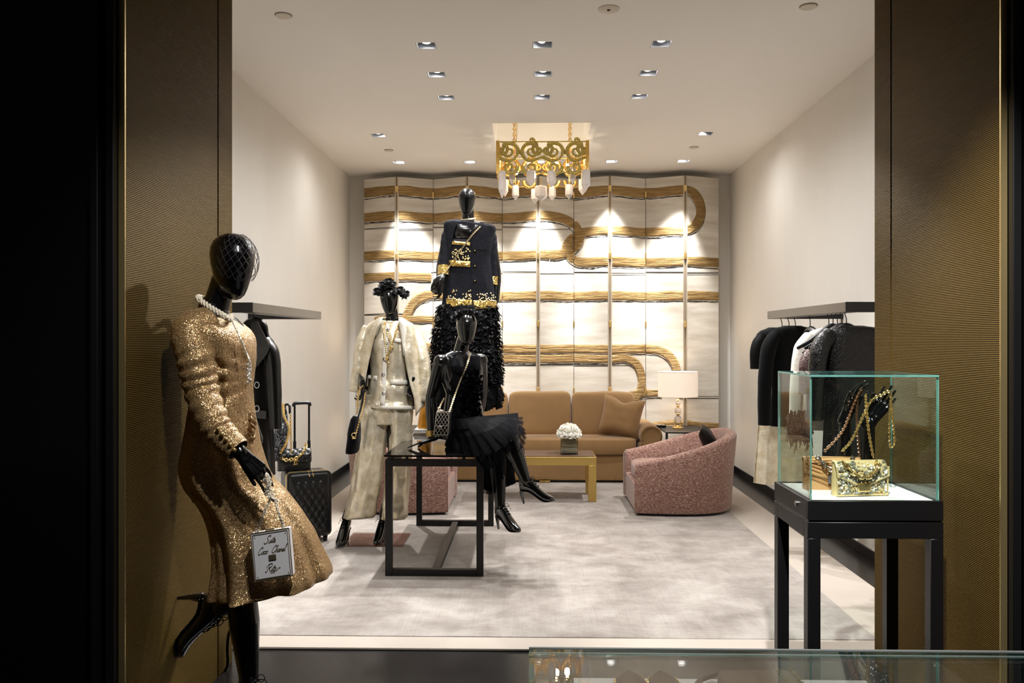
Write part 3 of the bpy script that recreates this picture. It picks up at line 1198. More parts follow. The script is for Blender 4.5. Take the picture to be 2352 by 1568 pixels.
# white album with a golden glass bottle on the table
p = Pt(985, 1003, 6.32)
ab = thing('gift_box', 'flat white and silver box lying on the far left of the black table', 'box', (p.x, 6.32, DZ))
MB().box(p.x - .11, p.x + .09, 6.25, 6.40, DZ, DZ + .020).build('lower_tier', m_silver, ab, bev=.003)
MB().box(p.x - .10, p.x + .08, 6.255, 6.395, DZ + .020, DZ + .040).build('upper_tier', m_white, ab, bev=.003)
bt = thing('amber_bottle', 'tall amber glass cone bottle standing on the flat white box', 'bottle', (p.x - .03, 6.33, DZ + .04))
m_amber = mat('amber_glass', (206, 140, 30), .06, .55, spec=.8, coat=1., bump=('noise', 20, .4, .01))
MB().lathe([(0, 0), (.054, 0), (.060, .008), (.057, .03), (.042, .12), (.028, .20), (.017, .27), (.012, .33), (0, .33)], (p.x - .03, 6.33, DZ + .04), 10).build('bottle_body', m_amber, bt, smooth=20)
MB().lathe([(0, .33), (.012, .33), (.013, .36), (.018, .365), (.018, .39), (0, .395)], (p.x - .03, 6.33, DZ + .04), 12).build('stopper', m_gold, bt)
# chandelier ----------------------------------------------------------------
CX, CY_, CW, CD = .10, 7.95, .80, .70
ch = thing('chandelier', 'rectangular gilded scrollwork chandelier with rock crystal drops under the ceiling recess', 'chandelier', (CX, CY_, ZC + .32))
m_gilt = mat('gilded_bronze', (226, 186, 106), .3, 1., bump=('voronoi', 90, .6, .004))
m_gilt_unlit = mat('unlit_gilt', (196, 178, 104), .42, .85, bump=('voronoi', 110, .8, .004))  # duller gilt paints the unlit look of the chandelier's front face


def spiral(c, r, a0, turns, sg=1, n=26, tail=None):
    pts = []
    for k in range(n):
        t = k / (n - 1)
        a = a0 + sg * turns * 2 * pi * t
        rr = r * (1 - .82 * t)
        pts.append((c[0] + cos(a) * rr, c[1] + sin(a) * rr))
    return pts


def side_map(side):
    """(u, z) on a face of the chandelier box -> room point"""
    z0 = 2.95
    if side == 'front':
        return lambda u, z: V((CX + u, CY_ - CD / 2, z0 + z))
    if side == 'back':
        return lambda u, z: V((CX + u, CY_ + CD / 2, z0 + z))
    if side == 'left':
        return lambda u, z: V((CX - CW / 2, CY_ + u, z0 + z))
    return lambda u, z: V((CX + CW / 2, CY_ + u, z0 + z))


for side, wd, m in (('front', CW, m_gilt_unlit), ('back', CW, m_gilt), ('left', CD, m_gilt), ('right', CD, m_gilt)):
    f = side_map(side)
    hw = wd / 2
    motifs = []
    n = 4 if wd == CW else 3
    cell = wd / n
    for k in range(n):
        u = -hw + cell * (k + .5)
        sg = 1 if k % 2 else -1
        motifs.append(spiral((u, .19), .085, radians(200 if sg > 0 else -20), 1.35, -sg))
        motifs.append(spiral((u + sg * cell * .30, .20), .055, radians(90), 1.2, sg))
        motifs.append(spiral((u - sg * cell * .05, .045), .065, radians(170 if sg > 0 else 10), 1.15, sg))
        motifs.append([(u - cell * .5, .17 + .03 * sg), (u - cell * .25, .115), (u, .105), (u + cell * .25, .12), (u + cell * .5, .17 - .03 * sg)])
        if k % 2:
            motifs.append(spiral((u, .285), .03, radians(-90), .8, sg))
    for q, mo in enumerate(motifs):
        pts = spline([V((a, bz, 0)) for a, bz in mo], 2)
        N = len(pts)
        rad = [.019 * (1 - .5 * i / N) for i in range(N)]
        MB().tube([f(a.x, a.y) + V((0, 0, 0)) for a in pts], rad, 7).build('scroll', m, ch, smooth=60)
    for zz2, r in ((.275, .006), (-.0, .006)):
        MB().tube([f(-hw, zz2), f(hw, zz2)], r, 6).build('frame_bar', m, ch)
for sx in (-1, 1):
    for sy in (-1, 1):
        x, y = CX + sx * CW / 2, CY_ + sy * CD / 2
        MB().box(x - .016, x + .016, y - .016, y + .016, 2.94, 3.235).build('corner_post', m_gilt, ch, bev=.004)
        # chain and cord up to the recess
        x, y = CX + sx * .26, CY_ + sy * .12
        MB().chainlinks([(x, y, 3.23), (x, y, ZC + .32)], .034, .0035).build('chain', m_gilt, ch)
MB().tube(spline([(CX - .26, 7.83, 3.2), (CX - .238, 7.83, 3.3), (CX - .235, 7.83, 3.5), (CX - .255, 7.83, 3.64)], 6), .004, 6).build('cord', m_gilt, ch)
for sx in (-1, 1):
    MB().box(CX + sx * .26 - .008, CX + sx * .26 + .008, CY_ - CD / 2, CY_ + CD / 2, 3.205, 3.222).build('cross_bar', m_gilt, ch)
# crystal points
def crystal(x, y, ztop, h, r, seed):
    rnd = random.Random(seed)
    n = 6
    k = [rnd.uniform(.85, 1.1) for _ in range(n)]
    def ring(z, s):
        return [V((x + cos(2 * pi * q / n + seed) * r * s * k[q], y + sin(2 * pi * q / n + seed) * r * s * k[q] * .8, z)) for q in range(n)]
    o = MB().loft([ring(ztop, .82), ring(ztop - h * .08, .95), ring(ztop - h * .68, 1.), ring(ztop - h, .06)]).build('crystal_drop', m_quartz, ch, smooth=0)
    MB().tube([(x, y, ztop + .08), (x, y, ztop - .004)], .004, 5).ell((x, y, ztop), (.012, .012, .01), nu=8, nv=5).build('wire', m_gilt, ch)


m_quartz = mat('milky_quartz', (250, 242, 238), .12, trans=.3, ior=1.4, bump=('noise', 14, .3, .01), sub=0.)
fy, by = CY_ - CD / 2 - .01, CY_ + CD / 2
DR = [(1153, 392, 455, 9, fy), (1176, 388, 423, 7, fy + .1), (1220, 391, 427, 10, fy), (1266, 392, 430, 10, fy), (1316, 384, 423, 8, fy + .1), (1345, 390, 438, 11, fy),
      (1184, 426, 460, 9, by - .2), (1228, 434, 468, 10, by), (1243, 427, 462, 14, by - .3), (1268, 428, 461, 9, by), (1307, 424, 458, 9, by - .2), (1338, 412, 448, 10, by - .1), (1160, 412, 452, 8, by - .1)]
for i, (px, y0, y1, rp, Y) in enumerate(DR):
    a, c = Pt(px, y0, Y), Pt(px, y1, Y)
    crystal(a.x, Y, a.z, a.z - c.z, rp * Y / 1950 * 1.05, i * 7 + 3)
m_glow = mat('candle_bulb', (255, 214, 150), .3, emit=((255, 214, 150), 26))
for px, py in ((1187, 395), (1303, 381), (1215, 375), (1278, 372)):
    q = Pt(px, py, CY_ - .02 if px in (1187, 1303) else CY_ + .12)
    b = MB()
    b.ell(q, (.015, .015, .024), nu=12, nv=8)
    b.build('bulb', m_glow, ch)
    MB().tube([q + V((0, 0, .02)), q + V((0, 0, .07))], .009, 8).tube([q + V((0, 0, .06)), V((q.x, q.y, 3.21))], .004, 6).build('lamp_holder', m_gilt, ch)
    point('chandelier_glow', q + V((0, 0, -.045)), 1.5, (1, .86, .68), .025)
# ================================================================== glass, display case, counter
m_pane = thin_glass('case_glass', (247, 252, 250))


def pane(parent, x0, x1, y0, y1, z0, z1, name='glass_pane'):
    """glass sheet whose narrow faces show the green edge"""
    b = MB().box(x0, x1, y0, y1, z0, z1)
    o = b.build(name, m_pane, parent, smooth=0)
    o.data.materials.append(m_gedge)
    ar = sorted(o.data.polygons, key=lambda p: -p.area)
    for p in ar[2:]:
        p.material_index = 1
    return o


KX0, KX1, KY0, KY1, KZ = .969, 1.440, 3.0, 3.41, .887
dc = thing('display_case', 'tall glass display case on black legs holding two handbags beside the right portal', 'display case', ((KX0 + KX1) / 2, 3.2, 0))
w = .045
for x in (KX0, KX1 - w):
    for y in (KY0, KY1 - w):
        MB().box(x, x + w, y, y + w, 0, .755).build('leg', m_black, dc, bev=.0015, seg=1)
for (a, c, d, e) in ((KX0, KX1, KY0, KY0 + w), (KX0, KX1, KY1 - w, KY1), (KX0, KX0 + w, KY0 + w, KY1 - w), (KX1 - w, KX1, KY0 + w, KY1 - w)):
    MB().box(a, c, d, e, .755, .812).build('apron', m_black, dc, bev=.0015, seg=1)
MB().box(KX0 + .004, KX1 - .004, KY0 + .004, KY1 - .004, .812, .818).build('shadow_gap', m_gloss, dc)
b = MB().box(KX0, KX1, KY0, KY0 + .02, .818, KZ).box(KX0, KX1, KY1 - .02, KY1, .818, KZ).box(KX0, KX0 + .02, KY0 + .02, KY1 - .02, .818, KZ).box(KX1 - .02, KX1, KY0 + .02, KY1 - .02, .818, KZ)
b.build('tray_frame', m_black, dc, bev=.0015, seg=1)
MB().box(KX0 + .018, KX1 - .018, KY0 + .018, KY1 - .018, .83, KZ - .003).build('white_deck', mat('white_deck', (244, 242, 240), .35), dc)
MB().lathe([(.0, 0), (.009, 0), (.009, .005), (.005, .008), (0, .008)], (KX0, 3.12, .856), 14, RY(-90)).build('lock', m_silver, dc)
GX0, GX1, GY0, GY1, GZ = KX0 + .012, KX1 - .012, KY0 + .008, KY1 - .008, 1.321
t_ = .007
pane(dc, GX0, GX1, GY0, GY0 + t_, KZ, GZ)
pane(dc, GX0, GX1, GY1 - t_, GY1, KZ, GZ)
pane(dc, GX0, GX0 + t_, GY0 + t_, GY1 - t_, KZ, GZ)
pane(dc, GX1 - t_, GX1, GY0 + t_, GY1 - t_, KZ, GZ)
pane(dc, GX0, GX1, GY0, GY1, GZ, GZ + t_)

# ---- emblem of two interlocked rings open at the sides
def emblem(mb, c, r, R, th):
    c = V(c)
    for sg in (-1, 1):
        pts = []
        for k in range(15):
            a = radians(42 + 276 * k / 14)
            pts.append(c + R @ V((sg * (cos(a) * r + .42 * r), 0, sin(a) * r)))
        mb.tube(pts, th, 6)
    return mb


# ---- hands: one continuous palm with five bent fingers
def hand_pieces(mb, M, curl=(.2, .3, .35, .4), thumb=.5, s=1., mirror=1, spread=.10, fr=.0080):
    """wrist at the origin, fingers along +z, palm facing -y, thumb on +x (mirror = -1: on -x). M: placement"""
    def T(x, y, z):
        return M @ V((x * s * mirror, y * s, z * s))
    R_ = lambda r: r * s
    # palm
    for x, za, zb, ra, rb in ((-.024, .012, .078, .013, .0125), (-.008, .004, .088, .0145, .013), (.010, .004, .088, .0145, .013), (.026, .014, .082, .0135, .012)):
        mb.capsule(T(x * .72, 0, za), T(x, 0, zb), R_(ra), R_(rb), 10)
    mb.capsule(T(-.014, 0, -.035), T(-.012, 0, .02), R_(.0185), R_(.017), 10)
    mb.capsule(T(.010, 0, -.035), T(.012, 0, .02), R_(.0185), R_(.017), 10)
    # fingers: index nearest the thumb (+x)
    for i, (x, z0, ln) in enumerate(((.027, .084, .073), (.009, .092, .081), (-.009, .089, .075), (-.026, .079, .060))):
        c = curl[i]
        a = 0.
        p = V((x, 0, z0))
        sx = (x / .027) * spread
        r = fr
        for k, seg in enumerate((.45, .32, .25)):
            a += c * (.8, 1.1, .8)[k]
            d = V((sin(sx) * cos(a), -sin(a), cos(a) * cos(sx)))
            q = p + d * (ln * seg)
            mb.capsule(T(*p), T(*q), R_(r), R_(r * .88), 8)
            p, r = q, r * .88
    # thumb from the side of the palm near its base
    p = V((.020, -.004, .022))
    for seg, ax, ay, r in ((.034, thumb, .25, .0125), (.030, thumb * .75, .45, .0095), (.024, thumb * .4, .6, .0085)):
        d = V((sin(ax), -sin(ay) * .6, cos(ax))).normalized()
        q = p + d * seg
        mb.capsule(T(*p), T(*q), R_(r), R_(r * .9), 8)
        p = q
    return mb


def frame(origin, zdir, ydir):
    """matrix with local z along zdir and local -y (palm side) opposite ydir"""
    z = V(zdir).normalized()
    y = V(ydir) - z * V(ydir).dot(z)
    y.normalize()
    x = y.cross(z)
    M = Matrix((x, y, z)).transposed().to_4x4()
    M.translation = V(origin)
    return M


def display_hand(lab, pts, Ys, palm, mirror, curl, thumb=.55):
    a, w_, tip = (Pt(*p, Y) for p, Y in zip(pts, Ys))
    o = thing('display_hand', lab, 'display hand', (a.x, a.y, KZ - .003))
    b = MB()
    base = V((a.x, a.y, KZ))
    b.lathe([(0, 0), (.030, 0), (.030, .01), (.028, .02), (0, .02)], (a.x, a.y, KZ - .003), 20)
    b.capsule(base + V((0, 0, .02)), base.lerp(w_, .5), .029, .026)
    b.capsule(base.lerp(w_, .5), w_, .026, .021)
    hand_pieces(b, frame(w_ + (tip - w_).normalized() * .012, tip - w_, palm), curl, thumb, .86, mirror)
    b.build('hand_form', m_body, o, remesh=.0022, iters=2)
    return o


display_hand('black display hand standing behind the tan bag, fingers up', ((1936, 1033), (1942, 958), (1974, 893)), (3.30, 3.29, 3.27), (-.3, 1, .0), -1, (.28, .22, .2, .25), .5)
display_hand('black display hand standing behind the jewelled gold bag, palm tilted right', ((1990, 1040), (1996, 970), (2044, 905)), (3.22, 3.22, 3.20), (.4, .9, -.2), -1, (.25, .2, .2, .3), .5)

# ---- handbags in the case
def flap_bag(x0, x1, z0, h, y, d, M, m, flap, mb_extra=None):
    """body box with soft edges and a flap ending in a point"""
    b = MB()
    w2 = (x1 - x0) / 2
    rings = []
    for z, k in ((0, .82), (.012, 1), (h * .5, .98), (h * .9, .62), (h, .3)):
        rings.append([M @ V((sgn(cos(2 * pi * j / 32), .35) * w2 * (1 if k > .5 else .985), sgn(sin(2 * pi * j / 32), .6) * d / 2 * k, z)) for j in range(32)])
    b.loft(rings)
    return b


def flap(mb, M, w2, h, d, drop, point, n=16):
    """front flap from the back edge over the top, pointed in the middle"""
    rows = []
    for i in range(n + 1):
        u = -1 + 2 * i / n
        x = u * w2 * 1.01
        low = h - drop - point * (1 - abs(u))
        col = [(x, d * .16, h * .9), (x, d * .08, h + .004), (x, -d * .22, h + .001), (x, -d * .42, h * .86), (x, -d * .53, h * .6), (x, -d * .55, max(low, h * .3) * .5 + h * .3), (x, -d * .555, low)]
        rows.append([M @ V(p) for p in col])
    return mb.grid(rows)


m_tan = mat('tan_quilted_leather', (198, 150, 98), .42, bump=('noise', 60, .1, .002))
pa, pb = Pt(1850, 1108, 3.24), Pt(1974, 1112, 3.24)
M1 = TR((pa.x + pb.x) / 2, 3.255, KZ - .003) @ RZ(-4)
hb = thing('handbag', 'tan chevron quilted flap handbag with silver chain behind the jewelled bag', 'handbag', M1.translation, 'handbags in the glass case')
W2, H = .105, .118
flap_bag(-W2, W2, 0, H, 0, .05, M1, m_tan, 0).build('body', m_tan, hb, smooth=50)
b = MB()
flap(b, M1, W2, H, .052, .052, .03)
b.build('flap', m_tan, hb, smooth=50, solid=.004)
b = MB()
for k in range(9):
    for sg in (-1, 1):
        x0 = .0
        zt = .012 + k * .017
        pts = [M1 @ V((sg * W2 * u, -.0275 - (.0045 if zt + .05 * u > .06 else 0), min(max(zt + .045 * u, .006), .112))) for u in (0.02, .25, .5, .75, .97)]
        b.tube(pts, .0022, 5)
b.build('chevron_seam', mat('tan_seam', (170, 120, 72), .5), hb, kind='stuff')
b = MB()
b.box(-.02, .02, -.042, -.032, .026, .062, M1)
b.build('clasp', mat('grey_enamel', (120, 116, 122), .2, .6), hb, bev=.006)
cp = [M1 @ V(p) for p in ((-.055, -.012, .126), (-.045, -.036, .11), (-.02, -.05, .085), (.02, -.055, .075), (.055, -.05, .09), (.068, -.036, .113), (.074, -.01, .124))]
MB().chainlinks(spline(cp, 6), .019, .0030, 6, 10, .8).build('silver_chain', m_silver, hb)
hnd1 = Pt(1971, 897, 3.265)
cp = [Pt(1894, 1036, 3.25), Pt(1935, 990, 3.255), Pt(1960, 930, 3.26), Pt(1976, 896, 3.262), Pt(1981, 897, 3.275), Pt(1970, 915, 3.272), Pt(1968, 970, 3.27), Pt(1974, 1048, 3.262)]
m_copper = mat('rose_gold_chain', (226, 184, 156), .28, 1.)
MB().chainlinks(spline(cp, 8), .0105, .0022, 5, 8, .8).build('strap_chain', m_copper, hb)

m_pale = mat('pale_gold_leather', (234, 208, 150), .34, .35, bump=('noise', 120, .1, .001))
M2 = TR(Pt(1972, 1120, 3.13).x, 3.135, KZ - .003) @ RZ(9)
hb = thing('handbag', 'gold flap handbag covered with crystals and chunky chain at the front of the case', 'handbag', M2.translation, 'handbags in the glass case')
W2, H = .098, .122
flap_bag(-W2, W2, 0, H, 0, .056, M2, m_pale, 0).build('body', m_pale, hb, smooth=50)
b = MB()
flap(b, M2, W2, H, .058, .045, .042)
b.build('flap', m_pale, hb, smooth=50, solid=.004)
b = MB()
ed = [M2 @ V(p) for p in ((-W2 * 1.01, -.033, .108), (-W2 * 1.01, -.036, .076), (-W2 * .5, -.038, .057), (0, -.038, .036), (W2 * .5, -.038, .057), (W2 * 1.01, -.036, .076), (W2 * 1.01, -.033, .108))]
b.tube(ed, .0042, 8)
b.tube([M2 @ V(p) for p in ((-W2, -.03, .07), (-W2, -.03, .006), (W2, -.03, .006), (W2, -.03, .07))], .004, 8)
b.build('piping', m_pale, hb)
rnd = random.Random(5)
stones = [mat('crystal_clear', (255, 250, 238), .08, .15), mat('crystal_smoke', (150, 144, 126), .06, .3), mat('crystal_champagne', (244, 222, 172), .1, .3)]
sb = [MB(), MB(), MB()]
for k in range(330):
    x, z = rnd.uniform(-W2 * .95, W2 * .95), rnd.uniform(.010, .122)
    top = z > .078 - .042 * (1 - abs(x) / W2)
    y = -.031 - (.006 if top else 0) + max(0, z - .085) * .55
    r = rnd.choice((.0035, .0045, .006, .0085))
    q = 1 if r > .008 else rnd.choice((0, 0, 2, 2))
    c = M2 @ V((x, y, z))
    n = 6 if r > .005 else 5
    ph = rnd.uniform(0, 6)
    ring = lambda s, dy: [M2 @ V((x + cos(2 * pi * j / n + ph) * r * s, y - dy, z + sin(2 * pi * j / n + ph) * r * s * .85)) for j in range(n)]
    sb[q].loft([ring(1, 0), ring(1, .0015), ring(.62, .0038)])
for s_, m_, nm in zip(sb, stones, ('clear_crystals', 'smoky_crystals', 'champagne_crystals')):
    s_.build(nm, m_, hb, smooth=0, kind='stuff')
b = MB()
b.box(-.026, .026, -.046, -.036, .018, .052, M2)
b.build('clasp', m_gold, hb, bev=.008)
cp = [M2 @ V(p) for p in ((-.072, -.02, .125), (-.058, -.04, .104), (-.035, -.052, .083), (0, -.056, .074), (.03, -.052, .088), (.05, -.042, .110), (.06, -.018, .126))]
MB().chainlinks(spline(cp, 6), .021, .0034, 6, 10, .8).build('chunky_chain', m_gold, hb)
cp = [Pt(1934, 1036, 3.15), Pt(1958, 1008, 3.17), Pt(1985, 950, 3.2), Pt(2003, 918, 3.195), Pt(2022, 908, 3.19), Pt(2040, 899, 3.185), Pt(2047, 905, 3.185), Pt(2043, 960, 3.18), Pt(2044, 1018, 3.18), Pt(2050, 1025, 3.18), Pt(2055, 1010, 3.18), Pt(2050, 960, 3.18), Pt(2047, 912, 3.182)]
MB().chainlinks(spline(cp, 8), .0105, .0022, 5, 8, .8).build('strap_chain', m_gold, hb)
cp = [Pt(1988, 905, 3.245), Pt(1990, 940, 3.2), Pt(1997, 1000, 3.17), Pt(2006, 1050, 3.15)]
MB().chainlinks(spline(cp, 8), .0105, .0022, 5, 8, .8).build('strap_chain', m_gold, hb)

# ---- low glass counter in front
vt = thing('glass_counter', 'low glass counter at the front edge with slippers and a bag inside', 'counter', (.59, 1.5, 0))
VX0, VX1, VY0, VY1, VZ = -.006, 1.19, .95, 2.07, .70
g = .012
m_pane2 = thin_glass('counter_glass', (252, 253, 252))
_m = m_pane
m_pane = m_pane2
pane(vt, VX0, VX1, VY0, VY1, VZ - g, VZ, 'glass_top')
pane(vt, VX0, VX1, VY1 - g, VY1, .52, VZ - g)
pane(vt, VX0, VX0 + g, VY0, VY1 - g, .52, VZ - g)
pane(vt, VX1 - g, VX1, VY0, VY1 - g, .52, VZ - g)
m_pane = _m
MB().tube([(VX0, VY1, VZ), (VX1, VY1, VZ), (VX1, VY0, VZ)], .0032, 6).tube([(VX0, VY1, VZ - g), (VX1, VY1, VZ - g), (VX1, VY0, VZ - g)], .0024, 6).build('edge_glint', mat('white_glint', (240, 246, 244), .3), vt)  # white tubes paint the bright glint along the glass edges
MB().box(VX0, VX1, VY0, VY1, .0, .50).build('cabinet', m_black, vt, bev=.004)
MB().box(VX0 + .004, VX1 - .004, VY0, VY1 - .004, .50, .52).build('white_deck', mat('white_deck', (244, 242, 240), .35), vt)
MB().box(.10, .80, 1.0, 2.05, .52, .637).build('display_plinth', m_white, vt, bev=.002)
m_taupe = mat('taupe_suede', (128, 112, 92), .8, sheen=.3)
for k, px in enumerate((1447, 1522)):
    x = Px(px, 2.0)
    sl = thing('slipper', ('left' if k == 0 else 'right') + ' one of two taupe slippers with gold chain edging in the glass counter', 'slipper', (x, 1.95, .637), 'slippers in the counter')
    b = MB()
    rings = []
    for i in range(9):
        v = i / 8
        y = 2.035 - v * .20
        wd = .036 * (1 - (1 - min(1, v * 3.2)) ** 2.2) ** .5 + .002
        hh = .010 + .020 * sin(pi * min(1, .12 + v * .8))
        rings.append([V((x + cos(2 * pi * j / 14) * wd, y, .637 + max(0, .008 + sin(2 * pi * j / 14) * hh))) for j in range(14)])
    b.loft(rings).build('upper', m_taupe, sl)
    MB().chainlinks(spline([(x - .037, 1.86, .655), (x - .038, 1.95, .655), (x - .03, 2.01, .652), (x, 2.04, .65), (x + .03, 2.01, .652), (x + .038, 1.95, .655), (x + .037, 1.86, .655)], 6), .009, .0016, 5, 8).build('chain_edge', m_gold, sl)
bx0, bx1 = Px(1592, 1.98), Px(1838, 1.98)
cb = thing('taupe_bag', 'flat taupe bag with whipstitched edges lying in the glass counter', 'handbag', ((bx0 + bx1) / 2, 1.9, .637))
b = MB()
soft(b, ((bx0 + bx1) / 2 + .03, 1.88, .654), ((bx1 - bx0) / 2 - .03, .16, .016), .25, nu=40)
b.build('body', m_taupe, cb)
MB().tube(spline([(bx0 + .07, 1.84, .655), (bx0 + .02, 1.90, .658), (bx0 + .012, 1.98, .656), (bx0 + .06, 2.03, .654)], 6), .012, 8, flat=.5).build('strap', m_taupe, cb)
b = MB()
for xx in (bx1 - .04, bx1 - .008):
    for k in range(22):
        y = 1.74 + k * .0135
        b.tube([(xx - .006, y, .6715), (xx + .006, y + .008, .6715)], .0016, 5)
b.build('whipstitch', m_gold, cb, kind='stuff')

# ================================================================== hanging rails and clothes
def rail(sd, lab):
    X = 1.72 if sd > 0 else -1.55
    wall = WR if sd > 0 else WL
    o = thing('hanging_rail', lab, 'clothes rail', (wall, 5.4, 1.60), 'wall mounted clothes rails')
    z0, z1, d = 1.604, 1.660, .09
    a, c = min(X, X + sd * d), max(X, X + sd * d)
    m_rail = mat('dark_bronze_metal', (98, 91, 83), .4, .5)
    MB().box(a, c, 4.69, 6.23, z0, z1).build('rail_bar', m_rail, o, bev=.002)
    for y in (4.69, 6.17):
        MB().box(min(X + sd * d, wall), max(X + sd * d, wall), y, y + .06, z0, z1).build('arm', m_black, o, bev=.002)
    MB().box(min(X, X + sd * .003), max(X, X + sd * .003) + .0, 4.687, 4.69, z0, z1).box(a, c, 4.686, 4.69, z0, z1).build('end_cap', m_black, o)
    return X + sd * d / 2


XR_ = rail(1, 'dark bronze wall rail hung with black and white clothes on the right')
XL_ = rail(-1, 'dark bronze wall rail with the black leather coat on the left')


def hanger(root, x, y, zs, half, m=None):
    m = m or m_black
    b = MB()
    zt = 1.604
    hook = [(x, y, zs + .03), (x, y, zt - .035), (x - .004, y, zt - .022), (x - .008, y, zt - .004)] + [(x + .008 + cos(a) * .018, y, zt + .024 + sin(a) * .018) for a in (radians(210), radians(150), radians(90), radians(30))]
    b.tube(spline(hook, 4), .0028, 6)
    b.build('hook', m_black, root)
    b = MB()
    pts = [(x - half, y, zs - .085), (x - half * .6, y, zs - .045), (x - .05, y, zs + .012), (x, y, zs + .035), (x + .05, y, zs + .012), (x + half * .6, y, zs - .045), (x + half, y, zs - .085)]
    b.tube(spline(pts, 5), [.008, .02, .024, .026, .024, .02, .008], 8, flat=.6, up=(0, 0, 1))
    b.build('hanger', m, root)


def cloth(mb, prof, y, seed, n=40, folds=.012, nf=5, depth=.055, neck=.0):
    """hanging body: prof = [(z, x_left, x_right, depth factor)] from top to hem"""
    rings = []
    zs = [p[0] for p in prof]
    N = max(14, len(prof) * 5)
    P3 = spline([V((p[1], p[2], p[0])) for p in prof], 5)
    D3 = lerpl([p[3] for p in prof], len(P3))
    for i, p in enumerate(P3):
        xc, w2 = (p.x + p.y) / 2, (p.y - p.x) / 2
        t = i / (len(P3) - 1)
        ring = []
        for j in range(n):
            a = 2 * pi * j / n
            f = folds * t ** .7 * (sin(nf * a + seed) + .6 * fbm(a * 2.1 + seed, t * 3, seed))
            ring.append(V((xc + sgn(cos(a), .8) * (w2 + f * .5), y + sin(a) * (depth * D3[i]) + f * (1 if sin(a) < 0 else -1) * .8, p.z)))
        rings.append(ring)
    return mb.loft(rings)


def sleeve(mb, pts, r, seed, wr=.06, nf=7):
    pts = spline([V(p) for p in pts], 7)
    N = len(pts)
    rs = lerpl(r, N)
    rs = [q * .84 * (1 + wr * .25 * sin(i * 1.3 + seed) + wr * .5 * fbm(i * .4, seed)) for i, q in enumerate(rs)]
    return mb.tube(pts, rs, 14)


m_blk1 = mat('black_wool', (8, 8, 9), .85, spec=.1, sheen=.03)
m_blk2 = mat('black_crepe', (10, 10, 12), .7, spec=.12)
m_leather = mat('black_leather', (11, 11, 12), .28, spec=.6, bump=('noise', 30, .15, .004))
m_goldlea = mat('pale_gold_crackle', (234, 224, 202), .33, .5, bump=('noise', 15, .6, .014), var=(16, .12, (210, 196, 166)))
m_sequin_b = sequin_mat('black_sequins', [(6, 6, 7), (9, 9, 10), (18, 17, 17), (7, 7, 8), (44, 40, 36)], 420, .3, .2, .6)
m_whitew = mat('white_boucle', (240, 234, 222), .8, bump=('noise', 50, .5, .006))
m_tweedc = sequin_mat('multicolour_tweed', [(16, 14, 22), (96, 50, 66), (22, 18, 30), (150, 126, 120), (34, 26, 46), (110, 82, 56), (14, 12, 20)], 240, .5, .2, .6)

GR = 'clothes on the right rail'


def hung(name, lab, cat, hook_px, y, zs, half, group=GR):
    x = 1.765
    o = thing(name, lab, cat, (x, y, zs), group)
    hanger(o, x, y, zs, half)
    return o, x


def X_(px, y):
    return Px(px, y)


# rear group
y = 6.02
o, x = hung('black_dress', 'rearmost black short-sleeved dress on the right rail, nearest its far end', 'dress', 1791, y, 1.475, .19)
b = MB()
cloth(b, [(Pz(752, y), X_(1765, y), X_(1815, y), .5), (Pz(772, y), X_(1738, y), X_(1845, y), .9), (Pz(850, y), X_(1748, y), X_(1842, y), 1.), (Pz(930, y), X_(1752, y), X_(1845, y), 1.), (Pz(985, y), X_(1754, y), X_(1848, y), 1.)], y, 1)
b.build('body', m_blk2, o)
b = MB()
sleeve(b, [Pt(1752, 772, y), Pt(1738, 800, y - .02), Pt(1737, 847, y - .02)], [.05, .052, .05], 2)
b.build('sleeve', m_blk2, o)
y = 5.86
o, x = hung('gold_skirt', 'long pale gold crackled leather dress between the rear black dresses on the right rail', 'dress', 1807, y, 1.46, .19)
b = MB()
cloth(b, [(Pz(765, y), X_(1790, y), X_(1822, y), .5), (Pz(785, y), X_(1756, y), X_(1860, y), .8), (Pz(860, y), X_(1752, y), X_(1858, y), 1.), (Pz(960, y), X_(1744, y), X_(1858, y), 1.1), (Pz(1106, y), X_(1733, y), X_(1866, y), 1.3)], y, 2, folds=.03, nf=4, depth=.07)
b.build('body', m_goldlea, o)
y = 5.72
o, x = hung('black_dress', 'black dress with long straight sleeve in front of the gold one on the right rail', 'dress', 1822, y, 1.485, .2)
b = MB()
cloth(b, [(Pz(748, y), X_(1800, y), X_(1840, y), .5), (Pz(765, y), X_(1772, y), X_(1872, y), .9), (Pz(850, y), X_(1774, y), X_(1872, y), 1.), (Pz(920, y), X_(1772, y), X_(1874, y), 1.), (Pz(977, y), X_(1770, y), X_(1876, y), 1.)], y, 3)
b.build('body', m_blk1, o)
b = MB()
sleeve(b, [Pt(1784, 768, y), Pt(1766, 800, y - .03), Pt(1757, 880, y - .04), Pt(1755, 976, y - .04)], [.055, .06, .055, .048], 4)
b.build('sleeve', m_blk1, o)
# a single coat hanger turned edge on
y = 5.42
x = 1.765
o = thing('empty_hanger', 'black hanger turned edge-on between the two groups on the right rail', 'hanger', (x, y, 1.45), GR)
MB().tube(spline([(x, y, 1.52), (x, y, 1.575), (x, y + .02, 1.61), (x, y + .01, 1.63)], 5), .0028, 6).build('hook', m_black, o)
MB().tube(spline([(x - .005, y - .21, 1.42), (x, y - .1, 1.49), (x, y, 1.52), (x, y + .1, 1.49), (x + .005, y + .21, 1.42)], 6), [.012, .02, .024, .02, .012], 8, flat=.7).build('hanger', m_black, o)
